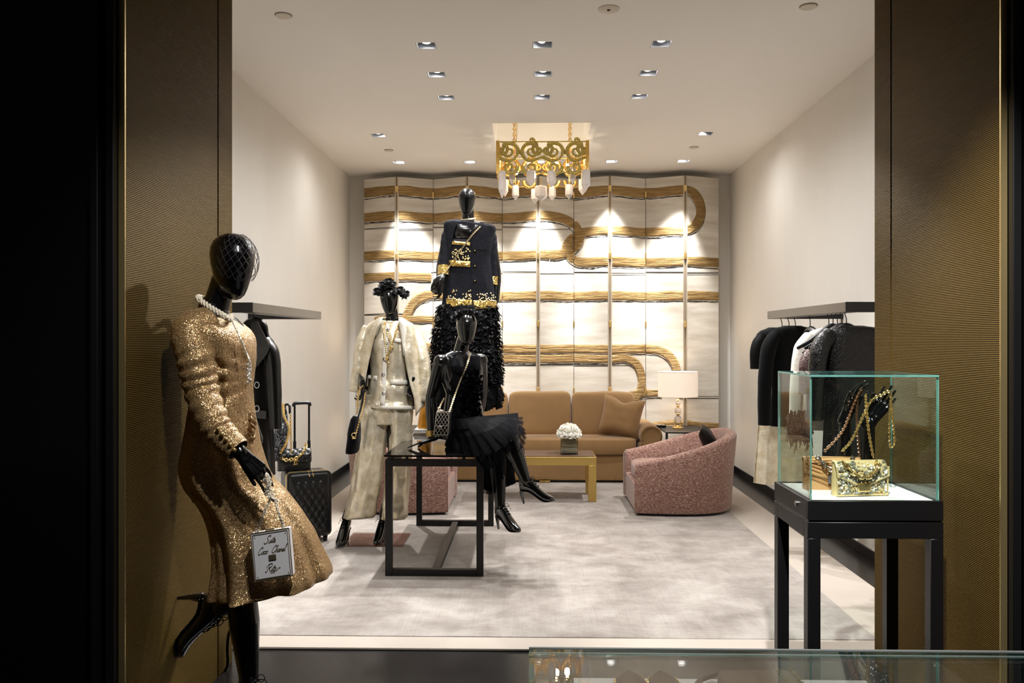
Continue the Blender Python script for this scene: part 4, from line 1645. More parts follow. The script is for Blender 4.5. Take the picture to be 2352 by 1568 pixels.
# front group
y = 5.08
o, x = hung('white_jacket', 'long white boucle coat with fringed dark tweed hem on the right rail', 'coat', 1918, y, 1.475, .2)
b = MB()
cloth(b, [(Pz(752, y), X_(1890, y), X_(1935, y), .5), (Pz(772, y), X_(1852, y), X_(1975, y), .9), (Pz(860, y), X_(1846, y), X_(1975, y), 1.), (Pz(950, y), X_(1838, y), X_(1975, y), 1.1), (Pz(985, y), X_(1834, y), X_(1975, y), 1.1)], y, 5)
b.build('body', m_whitew, o)
b = MB()
sleeve(b, [Pt(1862, 775, y), Pt(1842, 805, y - .03), Pt(1832, 870, y - .05), Pt(1826, 968, y - .05)], [.055, .058, .05, .042], 6)
b.build('sleeve', m_whitew, o)
b = MB()
rnd = random.Random(11)
for k in range(150):
    px = rnd.uniform(1812, 1862)
    a = Pt(px, rnd.uniform(940, 985), y - .10)
    ln = rnd.uniform(.05, .14)
    b.tube([a, a + V((rnd.uniform(-.02, .02), rnd.uniform(-.02, .02), -ln * .5)), a + V((rnd.uniform(-.03, .03), rnd.uniform(-.03, .03), -ln))], [.005, .006, .002], 4)
b.build('fringe', m_tweedc, o, kind='stuff', smooth=0)
y = 4.94
o, x = hung('tweed_jacket', 'dark multicoloured tweed jacket between the white coat and the black sequin top', 'jacket', 1935, y, 1.46, .2)
b = MB()
cloth(b, [(Pz(770, y), X_(1905, y), X_(1960, y), .5), (Pz(800, y), X_(1868, y), X_(1985, y), .9), (Pz(870, y), X_(1862, y), X_(1985, y), 1.), (Pz(960, y), X_(1858, y), X_(1985, y), 1.)], y, 7)
b.build('body', m_tweedc, o)
b = MB()
sleeve(b, [Pt(1872, 805, y), Pt(1856, 830, y - .03), Pt(1852, 862, y - .04), Pt(1850, 905, y - .04)], [.05, .055, .05, .045], 8)
b.build('sleeve', m_tweedc, o)
y = 4.80
o, x = hung('sequin_top', 'black sequinned long-sleeved top, foremost on the right rail', 'top', 1960, y, 1.487, .21)
b = MB()
cloth(b, [(Pz(748, y), X_(1935, y), X_(1985, y), .4), (Pz(762, y), X_(1898, y), X_(2025, y), .9), (Pz(840, y), X_(1893, y), X_(2030, y), 1.), (Pz(930, y), X_(1892, y), X_(2030, y), 1.), (Pz(1045, y), X_(1888, y), X_(2035, y), 1.)], y, 9)
b.build('body', m_sequin_b, o)
b = MB()
sleeve(b, [Pt(1908, 768, y), Pt(1884, 800, y - .03), Pt(1874, 880, y - .05), Pt(1872, 965, y - .05)], [.058, .062, .055, .048], 10)
b.build('sleeve', m_sequin_b, o)
for k, (hpx, yy) in enumerate(((1925, 5.01), (1943, 4.87))):
    o, x = hung('black_hanger', ['empty black hanger just behind the tweed jacket on the right rail', 'empty black hanger just behind the foremost sequin top on the right rail'][k], 'hanger', hpx, yy, 1.488, .21)

# left coat
y = 4.92
x = XL_ - .02
o = thing('leather_coat', 'long black leather coat with wide lapels on the left rail', 'coat', (x, y, 1.5))
hanger(o, x, y, Pz(752, y), .11)
b = MB()
cloth(b, [(Pz(748, y), X_(540, y), X_(598, y), .5), (Pz(785, y), X_(518, y), X_(616, y), .9), (Pz(880, y), X_(516, y), X_(622, y), 1.05), (Pz(980, y), X_(512, y), X_(628, y), 1.1), (Pz(1092, y), X_(505, y), X_(632, y), 1.2)], y, 12, folds=.014)
b.build('body', m_leather, o)
for sg, pts in ((1, [(606, 785), (622, 815), (628, 880), (632, 985)]), (-1, [(528, 785), (510, 820), (505, 880), (500, 985)])):
    b = MB()
    sleeve(b, [Pt(px, py, y - .02 * i) for i, (px, py) in enumerate(pts)], [.058, .062, .055, .045], 13)
    b.build('sleeve', m_leather, o)
for sg, pts in ((1, [(578, 742), (592, 738), (620, 795), (614, 812), (594, 838), (566, 862)]), (-1, [(556, 742), (543, 740), (522, 790), (530, 815), (546, 838), (562, 862)])):
    b = MB()
    yy = y - .085
    fr_ = [Pt(px, py, yy - .004 * (i > 1)) for i, (px, py) in enumerate(pts)]
    c = Pt(568, 800, yy - .01)
    b.add([c] + fr_, [(0, i, i + 1) for i in range(1, len(fr_))])
    b.build('lapel', m_leather, o, solid=.006, smooth=0)
for py in (884, 938, 985):
    b = MB()
    p = Pt(590, py, y - .095)
    b.tube([p + V((cos(2 * pi * k / 16) * .013, 0, sin(2 * pi * k / 16) * .017)) for k in range(16)], .003, 6, closed=True)
    b.build('button', m_silver, o)
b = MB().add([Pt(584, 940, y - .092), Pt(612, 944, y - .085), Pt(611, 962, y - .088), Pt(584, 960, y - .094)], [(0, 1, 2, 3)])
b.build('pocket_flap', m_leather, o, solid=.006, smooth=0)

# ---- trolley case
sc_ = Pt(699, 1155, 5.95)
Ms = TR(sc_.x - .02, 6.06, .012) @ RZ(30)
tc_ = thing('trolley_case', 'black quilted trolley case with gold zip standing below the leather coat', 'suitcase', Ms.translation)
m_ql = mat('black_quilted_leather', (14, 14, 15), .32, spec=.6)
SWW, SHH, SDD, Z0 = .155, .46, .23, .045
b = MB().box(-SWW, SWW, -SDD / 2, SDD / 2, Z0, Z0 + SHH, Ms)
b.build('shell', m_ql, tc_, bev=.03, seg=4)
# quilted front: pillowed diamonds
rows = []
N = 44
for i in range(N + 1):
    row = []
    for j in range(N + 1):
        u, v = -1 + 2 * i / N, j / N
        x, z = u * (SWW - .025), Z0 + .035 + v * (SHH - .085)
        a, c = (x + z * .62) / .052, (x - z * .62) / .052
        puff = abs(sin(pi * a) * sin(pi * c)) ** .45
        ef = min(1, (1 - abs(u)) * 9, v * 14, (1 - v) * 14)
        row.append(Ms @ V((x, -SDD / 2 - .002 - .011 * puff * ef, z)))
    rows.append(row)
MB().grid(rows).build('quilted_panel', m_ql, tc_, smooth=180)
def rrect(w2, z0, z1, r, y, n=6):
    pts = []
    for cx, cz, a0 in ((w2 - r, z1 - r, 0), (-w2 + r, z1 - r, 90), (-w2 + r, z0 + r, 180), (w2 - r, z0 + r, 270)):
        for k in range(n + 1):
            a = radians(a0 + 90 * k / n)
            pts.append(V((cx + cos(a) * r, y, cz + sin(a) * r)))
    return pts
MB().tube([Ms @ p for p in rrect(SWW + .001, Z0 + .004, Z0 + SHH + .001, .03, -SDD / 2 + .045)], .0045, 6, closed=True).build('gold_zip', m_gold, tc_)
for y_, r_ in ((-SDD / 2 + .012, .006), (-SDD / 2 + .026, .005)):
    MB().tube([Ms @ p for p in rrect(SWW - .002, Z0 + .006, Z0 + SHH - .002, .03, y_)], r_, 6, closed=True).build('leather_piping', m_ql, tc_)
for dx in (-.012, .016):
    MB().tube([Ms @ V((dx, -SDD / 2 + .045, Z0 + SHH + .006)), Ms @ V((dx + .004, -SDD / 2 + .02, Z0 + SHH + .006)), Ms @ V((dx + .008, -SDD / 2 - .006, Z0 + SHH - .03))], .0045, 6).build('zip_pull', m_gold, tc_)
for dx in (-SWW + .04, SWW - .035):
    for dy in (-SDD / 2 + .04, SDD / 2 - .04):
        p = Ms @ V((dx, dy, 0))
        fk = MB().box(dx - .016, dx + .016, dy - .014, dy + .014, .03, .052, Ms).build('caster', m_black, tc_, bev=.004)
        MB().lathe([(0, -.012), (.018, -.012), (.022, -.008), (.022, .008), (.018, .012), (0, .012)], p + V((0, 0, .022)), 16, RZ(30) @ RY(90)).build('wheel', m_gloss, fk)
ht = Pz(930, 6.1)
for dx in (-.06, .045):
    MB().tube([Ms @ V((dx, SDD / 2 - .04, Z0 + SHH - .02)), Ms @ V((dx, SDD / 2 - .04, ht * .72 - .0))], .0115, 8).tube([Ms @ V((dx, SDD / 2 - .04, ht * .70)), Ms @ V((dx, SDD / 2 - .04, ht - .02))], .008, 8).build('trolley_tube', m_black, tc_)
MB().tube(spline([Ms @ V(p) for p in ((-.066, SDD / 2 - .04, ht - .025), (-.06, SDD / 2 - .04, ht - .004), (0, SDD / 2 - .04, ht), (.045, SDD / 2 - .04, ht - .004), (.05, SDD / 2 - .04, ht - .025))], 5), .013, 8).build('grip', m_black, tc_)

# black quilted flap bag on top of the case
zt_ = Z0 + SHH + .0125
pb = Pt(657, 1075, 5.95)
Mb = TR(pb.x + .03, 6.04, zt_ + .003) @ RZ(24)
o = thing('quilted_bag', 'black quilted flap bag with chunky gold chain sitting on the trolley case', 'handbag', Mb.translation)
flap_bag(-.115, .115, 0, .15, 0, .08, Mb, m_ql, 0).build('body', m_ql, o, smooth=50)
rows = []
for i in range(29):
    row = []
    for j in range(19):
        u, v = -1 + i / 14, j / 18
        x = u * .116
        z = .155 - .095 * v
        yb = -.012 - .034 * min(1, v * 2.2) ** .7
        a, c = (x + v * .11) / .055, (x - v * .11) / .055
        row.append(Mb @ V((x, yb - .008 * abs(sin(pi * a) * sin(pi * c)) ** .5, z)))
    rows.append(row)
MB().grid(rows).build('flap', m_ql, o, smooth=180, solid=.004)
b = MB()
emblem(b, Mb @ V((.005, -.058, .062)), .014, Mb.to_3x3().to_4x4(), .0038)
b.build('emblem_clasp', m_gold, o)
cp = [Mb @ V(p) for p in ((-.105, -.03, .105), (-.075, -.065, .088), (-.03, -.07, .085), (.02, -.065, .10), (.06, -.05, .135), (.08, -.02, .165), (.085, 0, .19))]
MB().chainlinks(spline(cp, 6), .024, .0045, 6, 10, .85).build('chain', m_gold, o)
# tweed hobo bag slung from the trolley handle
m_tw = sequin_mat('black_silver_tweed', [(10, 10, 12), (50, 52, 58), (14, 14, 16), (150, 152, 160), (30, 30, 34)], 120, .4, .3, .8)
o = thing('tweed_bag', 'black and silver tweed bag with gold trim leaning on the trolley handle', 'handbag', Pt(648, 1000, 6.0))
b = MB()
rings = []
for py, xa, xb, d in ((930, 641, 656, .012), (950, 636, 660, .03), (985, 631, 662, .045), (1020, 626, 660, .055), (1050, 623, 654, .05), (1058, 626, 648, .03)):
    A, B = Pt(xa, py, 6.0), Pt(xb, py, 6.0)
    c, w2 = (A + B) / 2, (B - A).length / 2
    rings.append([c + V((cos(2 * pi * j / 18) * w2, sin(2 * pi * j / 18) * d, .006 * fbm(j * .8, py))) for j in range(18)])
b.loft(rings).build('body', m_tw, o, smooth=70)
b = MB()
for k in range(40):
    t = k / 39
    p = spline([Pt(650, 928, 5.96), Pt(652, 955, 5.95), Pt(663, 980, 5.95), Pt(662, 1000, 5.95), Pt(655, 1022, 5.94), Pt(644, 1040, 5.94)], 8)
    q = p[int(t * (len(p) - 1))]
    b.ell(q, (.011, .008, .007), nu=6, nv=4)
b.build('gold_trim', m_gold, o, kind='stuff', smooth=0)
MB().tube(spline([Pt(652, 930, 6.0), Pt(664, 930, 5.99), Pt(666, 950, 5.98)], 6), .009, 8).build('handle', m_ql, o)
MB().chainlinks(spline([Pt(667, 950, 5.97), Pt(668, 1000, 5.96), Pt(669, 1042, 5.95)], 6), .017, .003, 5, 8).build('chain', m_gold, o)
# ================================================================== mannequins
m_pat = m_patent


def head_pieces(mb, c, fwd, up, s=.9):
    c, fwd, up = V(c), V(fwd).normalized(), V(up).normalized()
    up = (up - fwd * up.dot(fwd)).normalized()
    side = fwd.cross(up)
    R = Matrix((side, fwd, up)).transposed().to_4x4()
    rings = []
    for u, f, rf, rs in ((-.117, .036, .005, .005), (-.115, .036, .017, .015), (-.108, .035, .031, .027), (-.094, .032, .046, .039), (-.07, .024, .060, .050), (-.04, .012, .074, .061), (-.005, .004, .085, .069),
                         (.03, -.002, .092, .074), (.06, -.006, .090, .073), (.085, -.008, .078, .064), (.105, -.008, .056, .047), (.117, -.008, .03, .026), (.121, -.008, .005, .005)):
        rings.append([c + fwd * ((f + sin(2 * pi * k / 28) * rf) * s) + side * (cos(2 * pi * k / 28) * rs * s) + up * (u * s) for k in range(28)])
    mb.loft(rings)
    return R


def torso(mb, secs, n=24):
    """secs: (centre, right axis, half width, half depth)"""
    rings = []
    for i, (c, ax, w, d) in enumerate(secs):
        a = V(secs[max(0, i - 1)][0])
        b = V(secs[min(len(secs) - 1, i + 1)][0])
        t = (b - a).normalized()
        ax = V(ax).normalized()
        f = t.cross(ax).normalized()
        rings.append([V(c) + ax * (sgn(cos(2 * pi * j / n), .85) * w) + f * (sin(2 * pi * j / n) * d) for j in range(n)])
    return mb.loft(rings)


def limb(mb, a, b, c, ra, rb, rc):
    """two tapered segments with muscle swell"""
    a, b, c = V(a), V(b), V(c)
    m1 = a.lerp(b, .4)
    mb.capsule(a, m1, ra, ra * .97)
    mb.capsule(m1, b, ra * .97, rb)
    m2 = b.lerp(c, .32)
    mb.capsule(b, m2, rb, rb * 1.06)
    mb.capsule(m2, c, rb * 1.06, rc)
    return mb


# ---- laced high-heeled shoe; local x = toe direction, z = up, sole plane z = 0, heel tip at the origin
def shoe(parent, M, s=1., lace_side=1, boot=True):
    def T(x, y, z):
        return M @ V((x * s, y * s, z * s))
    secs = [  # x, z bottom, z top, half width
        (-.022, .098, .150, .008), (-.014, .092, .185, .021), (.0, .090, .192, .028), (.022, .088, .186, .031), (.045, .082, .176, .033), (.07, .066, .162, .034),
        (.095, .046, .136, .036), (.12, .024, .108, .038), (.145, .008, .082, .039), (.17, .004, .060, .037), (.192, .005, .046, .031), (.210, .008, .036, .022), (.222, .012, .026, .008)]
    rings = []
    for x, zb, zt, w in secs:
        zc, h = (zb + zt) / 2, (zt - zb) / 2
        rings.append([T(x, sgn(cos(2 * pi * j / 20), .8) * w * (1 if sin(2 * pi * j / 20) < .3 else .9), zc + sgn(sin(2 * pi * j / 20), .75) * h) for j in range(20)])
    u = MB().loft(rings).build('shoe_upper', m_pat, parent, smooth=60)
    MB().tube([T(-.006, 0, .094), T(-.008, 0, .05), (T(-.002, 0, .0))], [.021 * s, .011 * s, .0065 * s], 10).build('heel', m_pat, u)
    rows = []
    for x, zb, zt, w in secs[1:]:
        rows.append([T(x, -w * .96, zb + .003), T(x, 0, zb - .003), T(x, w * .96, zb + .003)])
    MB().grid(rows).build('sole', m_gloss, u, solid=.005 * s)
    lb = MB()
    for k, (x, z) in enumerate(((.066, .166), (.082, .152), (.097, .136), (.112, .118))):
        lb.tube(spline([T(x - .004, -.020, z - .003), T(x, 0, z + .004), T(x + .004, .020, z - .003)], 3), .0022 * s, 5)
        lb.tube(spline([T(x - .004, .020, z - .003), T(x + .003, 0, z + .006), T(x + .006, -.020, z - .010)], 3), .0022 * s, 5)
    for sg in (1, -1):
        lb.tube(spline([T(.064, .002 * sg, .172), T(.075, .022 * sg, .186), T(.088, .030 * sg, .172), T(.082, .018 * sg, .160), T(.068, .004 * sg, .170)], 5), .0016 * s, 5)
        lb.tube(spline([T(.066, .002 * sg, .170), T(.085, .03 * sg, .165), T(.095, .042 * sg, .140)], 5), .0015 * s, 5)
    lb.build('laces', m_blk1, u)
    return u


def leg_end(M, s=1.):
    return M @ V((.028 * s, 0, .165 * s))


# ---- garment given by the silhouette it shows at one depth
class Garm:
    def __init__(s, Y, rings):
        s.Y, s.r = Y, rings       # rings: (yl, xl, yr, xr, half depth)

    def resample(s, k=5):
        A = spline([V((r[1], r[0], 0)) for r in s.r], k)
        B = spline([V((r[3], r[2], 0)) for r in s.r], k)
        D = spline([V((r[4], 0, 0)) for r in s.r], k)
        return A, B, [d.x for d in D]

    def make(s, mb, seed=0, folds=.004, hem=.0, nf=6, n=48, e=.85, k=5, wr=.006, dirY=V((0, 1, 0)), caps=False):
        A, B, D = s.resample(k)
        N = len(A)
        rings = []
        for i in range(N):
            a, b = Pt(A[i].x, A[i].y, s.Y), Pt(B[i].x, B[i].y, s.Y)
            c, ax = (a + b) / 2, (b - a)
            w = ax.length / 2
            ax.normalize()
            t = i / (N - 1)
            ring = []
            for j in range(n):
                an = 2 * pi * j / n
                f = (folds + (hem - folds) * max(0, (t - .45) / .55) ** 1.6) * (sin(nf * an + seed + .8 * sin(t * 3 + seed)) + .5 * sin((nf * 2 + 1) * an + 2 * seed))
                f += wr * (fbm(cos(an) * 2.2 + seed, sin(an) * 2.2, t * 9) + .6 * fbm(cos(an) * 5 + seed, sin(an) * 5 + t * 6, t * 22))
                ring.append(c + ax * (sgn(cos(an), e) * (w + f * .45)) + dirY * (sgn(sin(an), e) * (D[i] + f)))
            rings.append(ring)
        s.rings = rings
        return mb.loft(rings, caps=caps)

    def front(s, px, py, lift=.006):
        A, B, D = s.resample(5)
        best = min(range(len(A)), key=lambda i: abs((A[i].y + (B[i].y - A[i].y) * min(1, max(0, (px - A[i].x) / max(1, B[i].x - A[i].x)))) - py))
        a, b = A[best], B[best]
        u = max(-.97, min(.97, ((px - a.x) / (b.x - a.x)) * 2 - 1))
        d = D[best] * (1 - abs(u) ** 2.35) ** (.425)
        p = Pt(px, py, s.Y - d - lift)
        return p


def patch(g, poly_rows, lift=.006):
    """grid of pixels laid on the front of garment g"""
    return MB().grid([[g.front(x, y, lift) for x, y in row] for row in poly_rows])


def quadrows(tl, tr, br, bl, nx=6, ny=3):
    rows = []
    for j in range(ny + 1):
        v = j / ny
        l = (tl[0] + (bl[0] - tl[0]) * v, tl[1] + (bl[1] - tl[1]) * v)
        r = (tr[0] + (br[0] - tr[0]) * v, tr[1] + (br[1] - tr[1]) * v)
        rows.append([(l[0] + (r[0] - l[0]) * i / nx, l[1] + (r[1] - l[1]) * i / nx) for i in range(nx + 1)])
    return rows


# ------------------------------------------------------------------ A: gold sequin dress, leaning on the left portal
YA = 3.2
ma = thing('mannequin', 'black mannequin in gold sequin dress leaning against the left gold portal', 'mannequin', (Px(590, 3.15), 3.15, 0))
fA = V((.94, -.34, 0)).normalized()          # body faces right and a little to the viewer
rA = V((-.34, -.94, 0)).normalized()         # her right
b = MB()
hc = Pt(531, 612, 3.17)
head_pieces(b, hc, (.80, -.56, -.20), (.10, -.05, 1), 1.03)
nb_ = Pt(489, 718, 3.19)
b.capsule(nb_ + V((0, 0, -.02)), hc + V((-.036, .024, -.045)), .051, .045)
b.capsule(nb_ + V((0, 0, -.06)), nb_ + V((0, 0, .015)), .078, .056)
shN, shF = Pt(446, 752, 3.03), Pt(520, 757, 3.36)
secs = []
for px, py, w, d in ((486, 712, .06, .05), (484, 732, .13, .065), (490, 760, .165, .085), (498, 805, .150, .105), (505, 850, .135, .095), (512, 900, .112, .085), (512, 960, .125, .09), (508, 1030, .155, .105), (512, 1090, .165, .115), (520, 1140, .14, .10)):
    secs.append((Pt(px, py, YA), rA, w, d))
torso(b, secs)
b.capsule(shF, shN, .046, .044)
el, wr_ = Pt(468, 913, 2.99), Pt(552, 1040, 2.92)
limb(b, shN, el, wr_, .040, .034, .025)
hd = (Pt(602, 1087, 2.93) - wr_)
hand_pieces(b, frame(wr_ + hd.normalized() * .012, hd, (.55, -.7, .5)), (.22, .25, .3, .35), .3, .95, -1)
el2, wr2 = Pt(545, 910, 3.42), Pt(590, 1010, 3.36)
limb(b, shF, el2, wr2, .045, .036, .025)
# standing leg, and the bent leg with its foot on the wall
hipF, hipN = Pt(520, 1110, 3.28), Pt(505, 1110, 3.12)
Msh = TR(Px(562, 3.22), 3.22, .0) @ RZ(-38)
limb(b, hipF, Pt(556, 1370, 3.22), leg_end(Msh), .082, .055, .036)
Mw = Matrix(((0, 0, 1, PL + .004), (0, -1, 0, 3.20), (-1, 0, 0, Pz(1385, 3.20)), (0, 0, 0, 1)))
Mw = Matrix(((-.02, 0, 1, PL + .004), (0, 1, 0, 3.20), (-1, 0, -.02, Pz(1380, 3.2)), (0, 0, 0, 1)))
limb(b, hipN, Pt(668, 1290, 3.16), leg_end(Mw), .082, .054, .036)
b.build('body', m_body, ma, remesh=.003, iters=7)
shoe(ma, Msh)
shoe(ma, Mw)
m_gseq = sequin_mat('gold_sequins', [(138, 104, 66), (176, 138, 92), (112, 82, 52), (206, 172, 120), (152, 116, 76), (240, 214, 168)], 500, .30, .55, .7)
gA = Garm(3.19, [(711, 458, 734, 530, .10), (716, 442, 748, 546, .165), (735, 430, 765, 562, .205), (775, 430, 790, 573, .20), (820, 440, 822, 577, .165), (865, 448, 862, 575, .145), (915, 450, 905, 573, .135), (960, 444, 950, 577, .15), (1010, 436, 1005, 585, .17),
                 (1065, 431, 1055, 598, .185), (1112, 442, 1100, 618, .185), (1155, 474, 1138, 652, .18), (1205, 496, 1185, 690, .18), (1260, 503, 1232, 718, .19), (1310, 504, 1275, 738, .20), (1352, 502, 1308, 752, .215), (1362, 504, 1322, 754, .218)])
b = MB()
gA.make(b, 2.2, .006, .022, nf=7, n=84, wr=.008, k=6)
b.ell(Pt(470, 832, 3.06), (.05, .05, .06), nu=20, nv=12)
b.ell(Pt(468, 800, 3.06), (.055, .05, .06), nu=20, nv=12)
# pinch the waist drape towards the front knot
kn = Pt(573, 868, 3.05)
for i, p in enumerate(b.v):
    if p.y < 3.2:
        d = (p - kn)
        L_ = d.length
        if L_ < .32:
            ang = atan2(d.z, -d.x)
            b.v[i] = p + V((0, -.013 * sin(ang * 12) * min(1, L_ / .08) * (1 - L_ / .32), 0))
b.build('sequin_dress', m_gseq, ma, smooth=180, solid=.004)
b = MB()
sp = spline([shN + V((.03, .06, .012)), shN + V((-.008, .0, -.02)), Pt(452, 830, 3.0), el + V((-.006, 0, .02)), Pt(492, 972, 2.94), Pt(520, 1008, 2.93), Pt(547, 1034, 2.92)], 12)
N = len(sp)
rs = lerpl([.066, .070, .066, .058, .052, .048, .044], N)
rings = []
for i, p in enumerate(sp):
    t = (sp[min(N - 1, i + 1)] - sp[max(0, i - 1)]).normalized()
    u = (V((0, 1, 0)) - t * t.y).normalized()
    w_ = t.cross(u)
    ring = []
    for j in range(28):
        a = 2 * pi * j / 28
        ph = i * .95 + 1.6 * sin(a + i * .05)
        amp = .0034 * min(1, i / 14) * (1.2 if .3 < i / N < .75 else .4)
        r = rs[i] + amp * sin(ph * 1.5) + .0025 * fbm(cos(a) * 2, sin(a) * 2, i * .22)
        ring.append(p + u * cos(a) * r + w_ * sin(a) * r)
    rings.append(ring)
b.loft(rings, caps=False)
b.build('sequin_sleeve', m_gseq, ma, smooth=180, solid=.003)
# front knot with crystal trim running down from the neckline
m_trimc = sequin_mat('crystal_trim', [(240, 232, 214), (206, 190, 160), (255, 250, 240), (170, 150, 118)], 260, .2, .5, .9)
b = MB()
b.tube(spline([Pt(531, 732, 3.06), Pt(548, 768, 3.03), Pt(566, 810, 3.02), Pt(575, 838, 3.02), Pt(571, 872, 3.02)], 8), [.0025, .003, .003, .004, .006], 8)
for k in range(9):
    q = Pt(572 + random.uniform(-3, 4), 838 + k * 5, 3.02)
    b.ell(q, (.007, .007, .007), nu=8, nv=5)
b.build('crystal_trim', m_trimc, ma, smooth=60)
b = MB()
for k in range(3):
    b.tube(spline([Pt(578 + 5 * sin(q * 1.9 + k * 2), 945 + q * 9, 3.06 + .02 * sin(q * 1.3 + k * 2.1)) for q in range(9)], 4), [.004, .010, .012, .010, .012, .010, .004], 10, flat=.5)
b.build('side_knot', m_gseq, ma, smooth=180)
b = MB()
for k in range(5):
    b.ell(Pt(500 + k * 9.5, 985 + k * 12, 2.875), (.008, .007, .008), nu=8, nv=6)
b.build('cuff_buttons', m_gold, ma, kind='stuff')
# twisted pearl necklace
m_pearl = mat('pearl', (238, 228, 206), .25, coat=.6)
nk = spline([Pt(456, 686, 3.13), Pt(470, 697, 3.09), Pt(490, 710, 3.07), Pt(510, 722, 3.07), Pt(527, 733, 3.09), Pt(530, 728, 3.16), Pt(515, 712, 3.25), Pt(480, 690, 3.28), Pt(458, 682, 3.22)], 8, closed=True)
tot = len(nk)
b = MB()
for s3 in range(3):
    for k in range(tot * 1):
        p = nk[k]
        t = (nk[(k + 1) % tot] - nk[k - 1]).normalized()
        u = t.orthogonal().normalized()
        w_ = t.cross(u)
        a = k * .75 + s3 * 2.09
        b.ell(p + (u * cos(a) + w_ * sin(a)) * .0066, (.0052, .0052, .0052), nu=7, nv=5)
nko = thing('pearl_necklace', 'twisted pearl necklace on the mannequin in the gold sequin dress', 'necklace', Pt(500, 715, 3.1))
b.build('pearl_strands', m_pearl, nko, kind='stuff')
# face veil: a diamond net lying over the brow and standing off the face
hf = V((.80, -.56, -.20)).normalized()
hu = (V((.10, -.05, 1)) - hf * V((.10, -.05, 1)).dot(hf)).normalized()
hs = hf.cross(hu)
def vp(a, e):
    """a: angle round the head from the face, e: elevation"""
    off = 1.07 + .14 * max(0, .45 - e) * max(0, cos(a))
    return hc + hf * (cos(e) * cos(a) * .096 * off + .004) + hs * (cos(e) * sin(a) * .080 * off) + hu * (sin(e) * .094 * off + .028)
veil = thing('face_veil', 'black netting veil over the face of the leaning mannequin', 'veil', hc)
b = MB()
na, ne = 9, 11
node = lambda i, j: vp(radians(-72 + 150 * (i + .5 * (j % 2)) / na), radians(-36 + 112 * j / ne) if True else 0)
for j in range(ne):
    for i in range(na):
        p = node(i, j)
        q1 = node(i, j + 1)
        q2 = node(i + (1 if j % 2 else -1), j + 1)
        for q in (q1, q2):
            b.tube([p, p.lerp(q, .5) + (p.lerp(q, .5) - hc).normalized() * .001, q], .00085, 4)
        b.ell(p, (.0018, .0018, .0018), nu=5, nv=3)
b.build('netting', mat('veil_thread', (58, 55, 58), .5), veil, kind='stuff', smooth=0)  # black thread coloured grey to paint the light it catches
# white book shaped bag on a pearl chain
YB_ = 2.93
c4 = [Pt(575.2, 1225.5, YB_), Pt(663.6, 1211.4, YB_), Pt(671.7, 1323.6, YB_), Pt(584.4, 1336, YB_)]
ux, vz_ = (c4[1] - c4[0]), (c4[3] - c4[0])
BW, BH = ux.length, vz_.length
ux.normalize(); vz_.normalize()
MBG = Matrix((ux, V((0, 1, 0)), -vz_)).transposed().to_4x4()
MBG.translation = c4[3]
bag = thing('white_bag', 'white tablet shaped bag with gold script hanging from the leaning mannequin hand', 'handbag', c4[3])
m_ivory = mat('white_enamel', (236, 234, 236), .3)
MB().box(0, BW, 0, .032, 0, BH, MBG).build('body', m_ivory, bag, bev=.004)
m_palegold = mat('pale_gold_metal', (214, 196, 160), .28, .9)
b = MB()
for i_, r_ in ((.007, .0013), (.0, .0016)):
    ring = [(i_, i_), (BW - i_, i_), (BW - i_, BH - i_), (i_, BH - i_)]
    b.tube([MBG @ V((x, -.001, z)) for x, z in ring], r_, 5, closed=True)
b.build('gold_border', m_palegold, bag)
for x, z in ((.014, .014), (BW - .014, .014), (BW - .014, BH - .016), (.014, BH - .016)):
    MB().ell(MBG @ V((x, -.001, z)), (.002, .0014, .002), nu=8, nv=5).build('screw', m_gold, bag)
MB().box(.058, .084, -.0035, 0, .066, .085, MBG).build('gold_plate', m_palegold, bag, bev=.001)
MB().box(.05, .082, .006, .018, BH, BH + .007, MBG).build('clasp', m_palegold, bag, bev=.002)
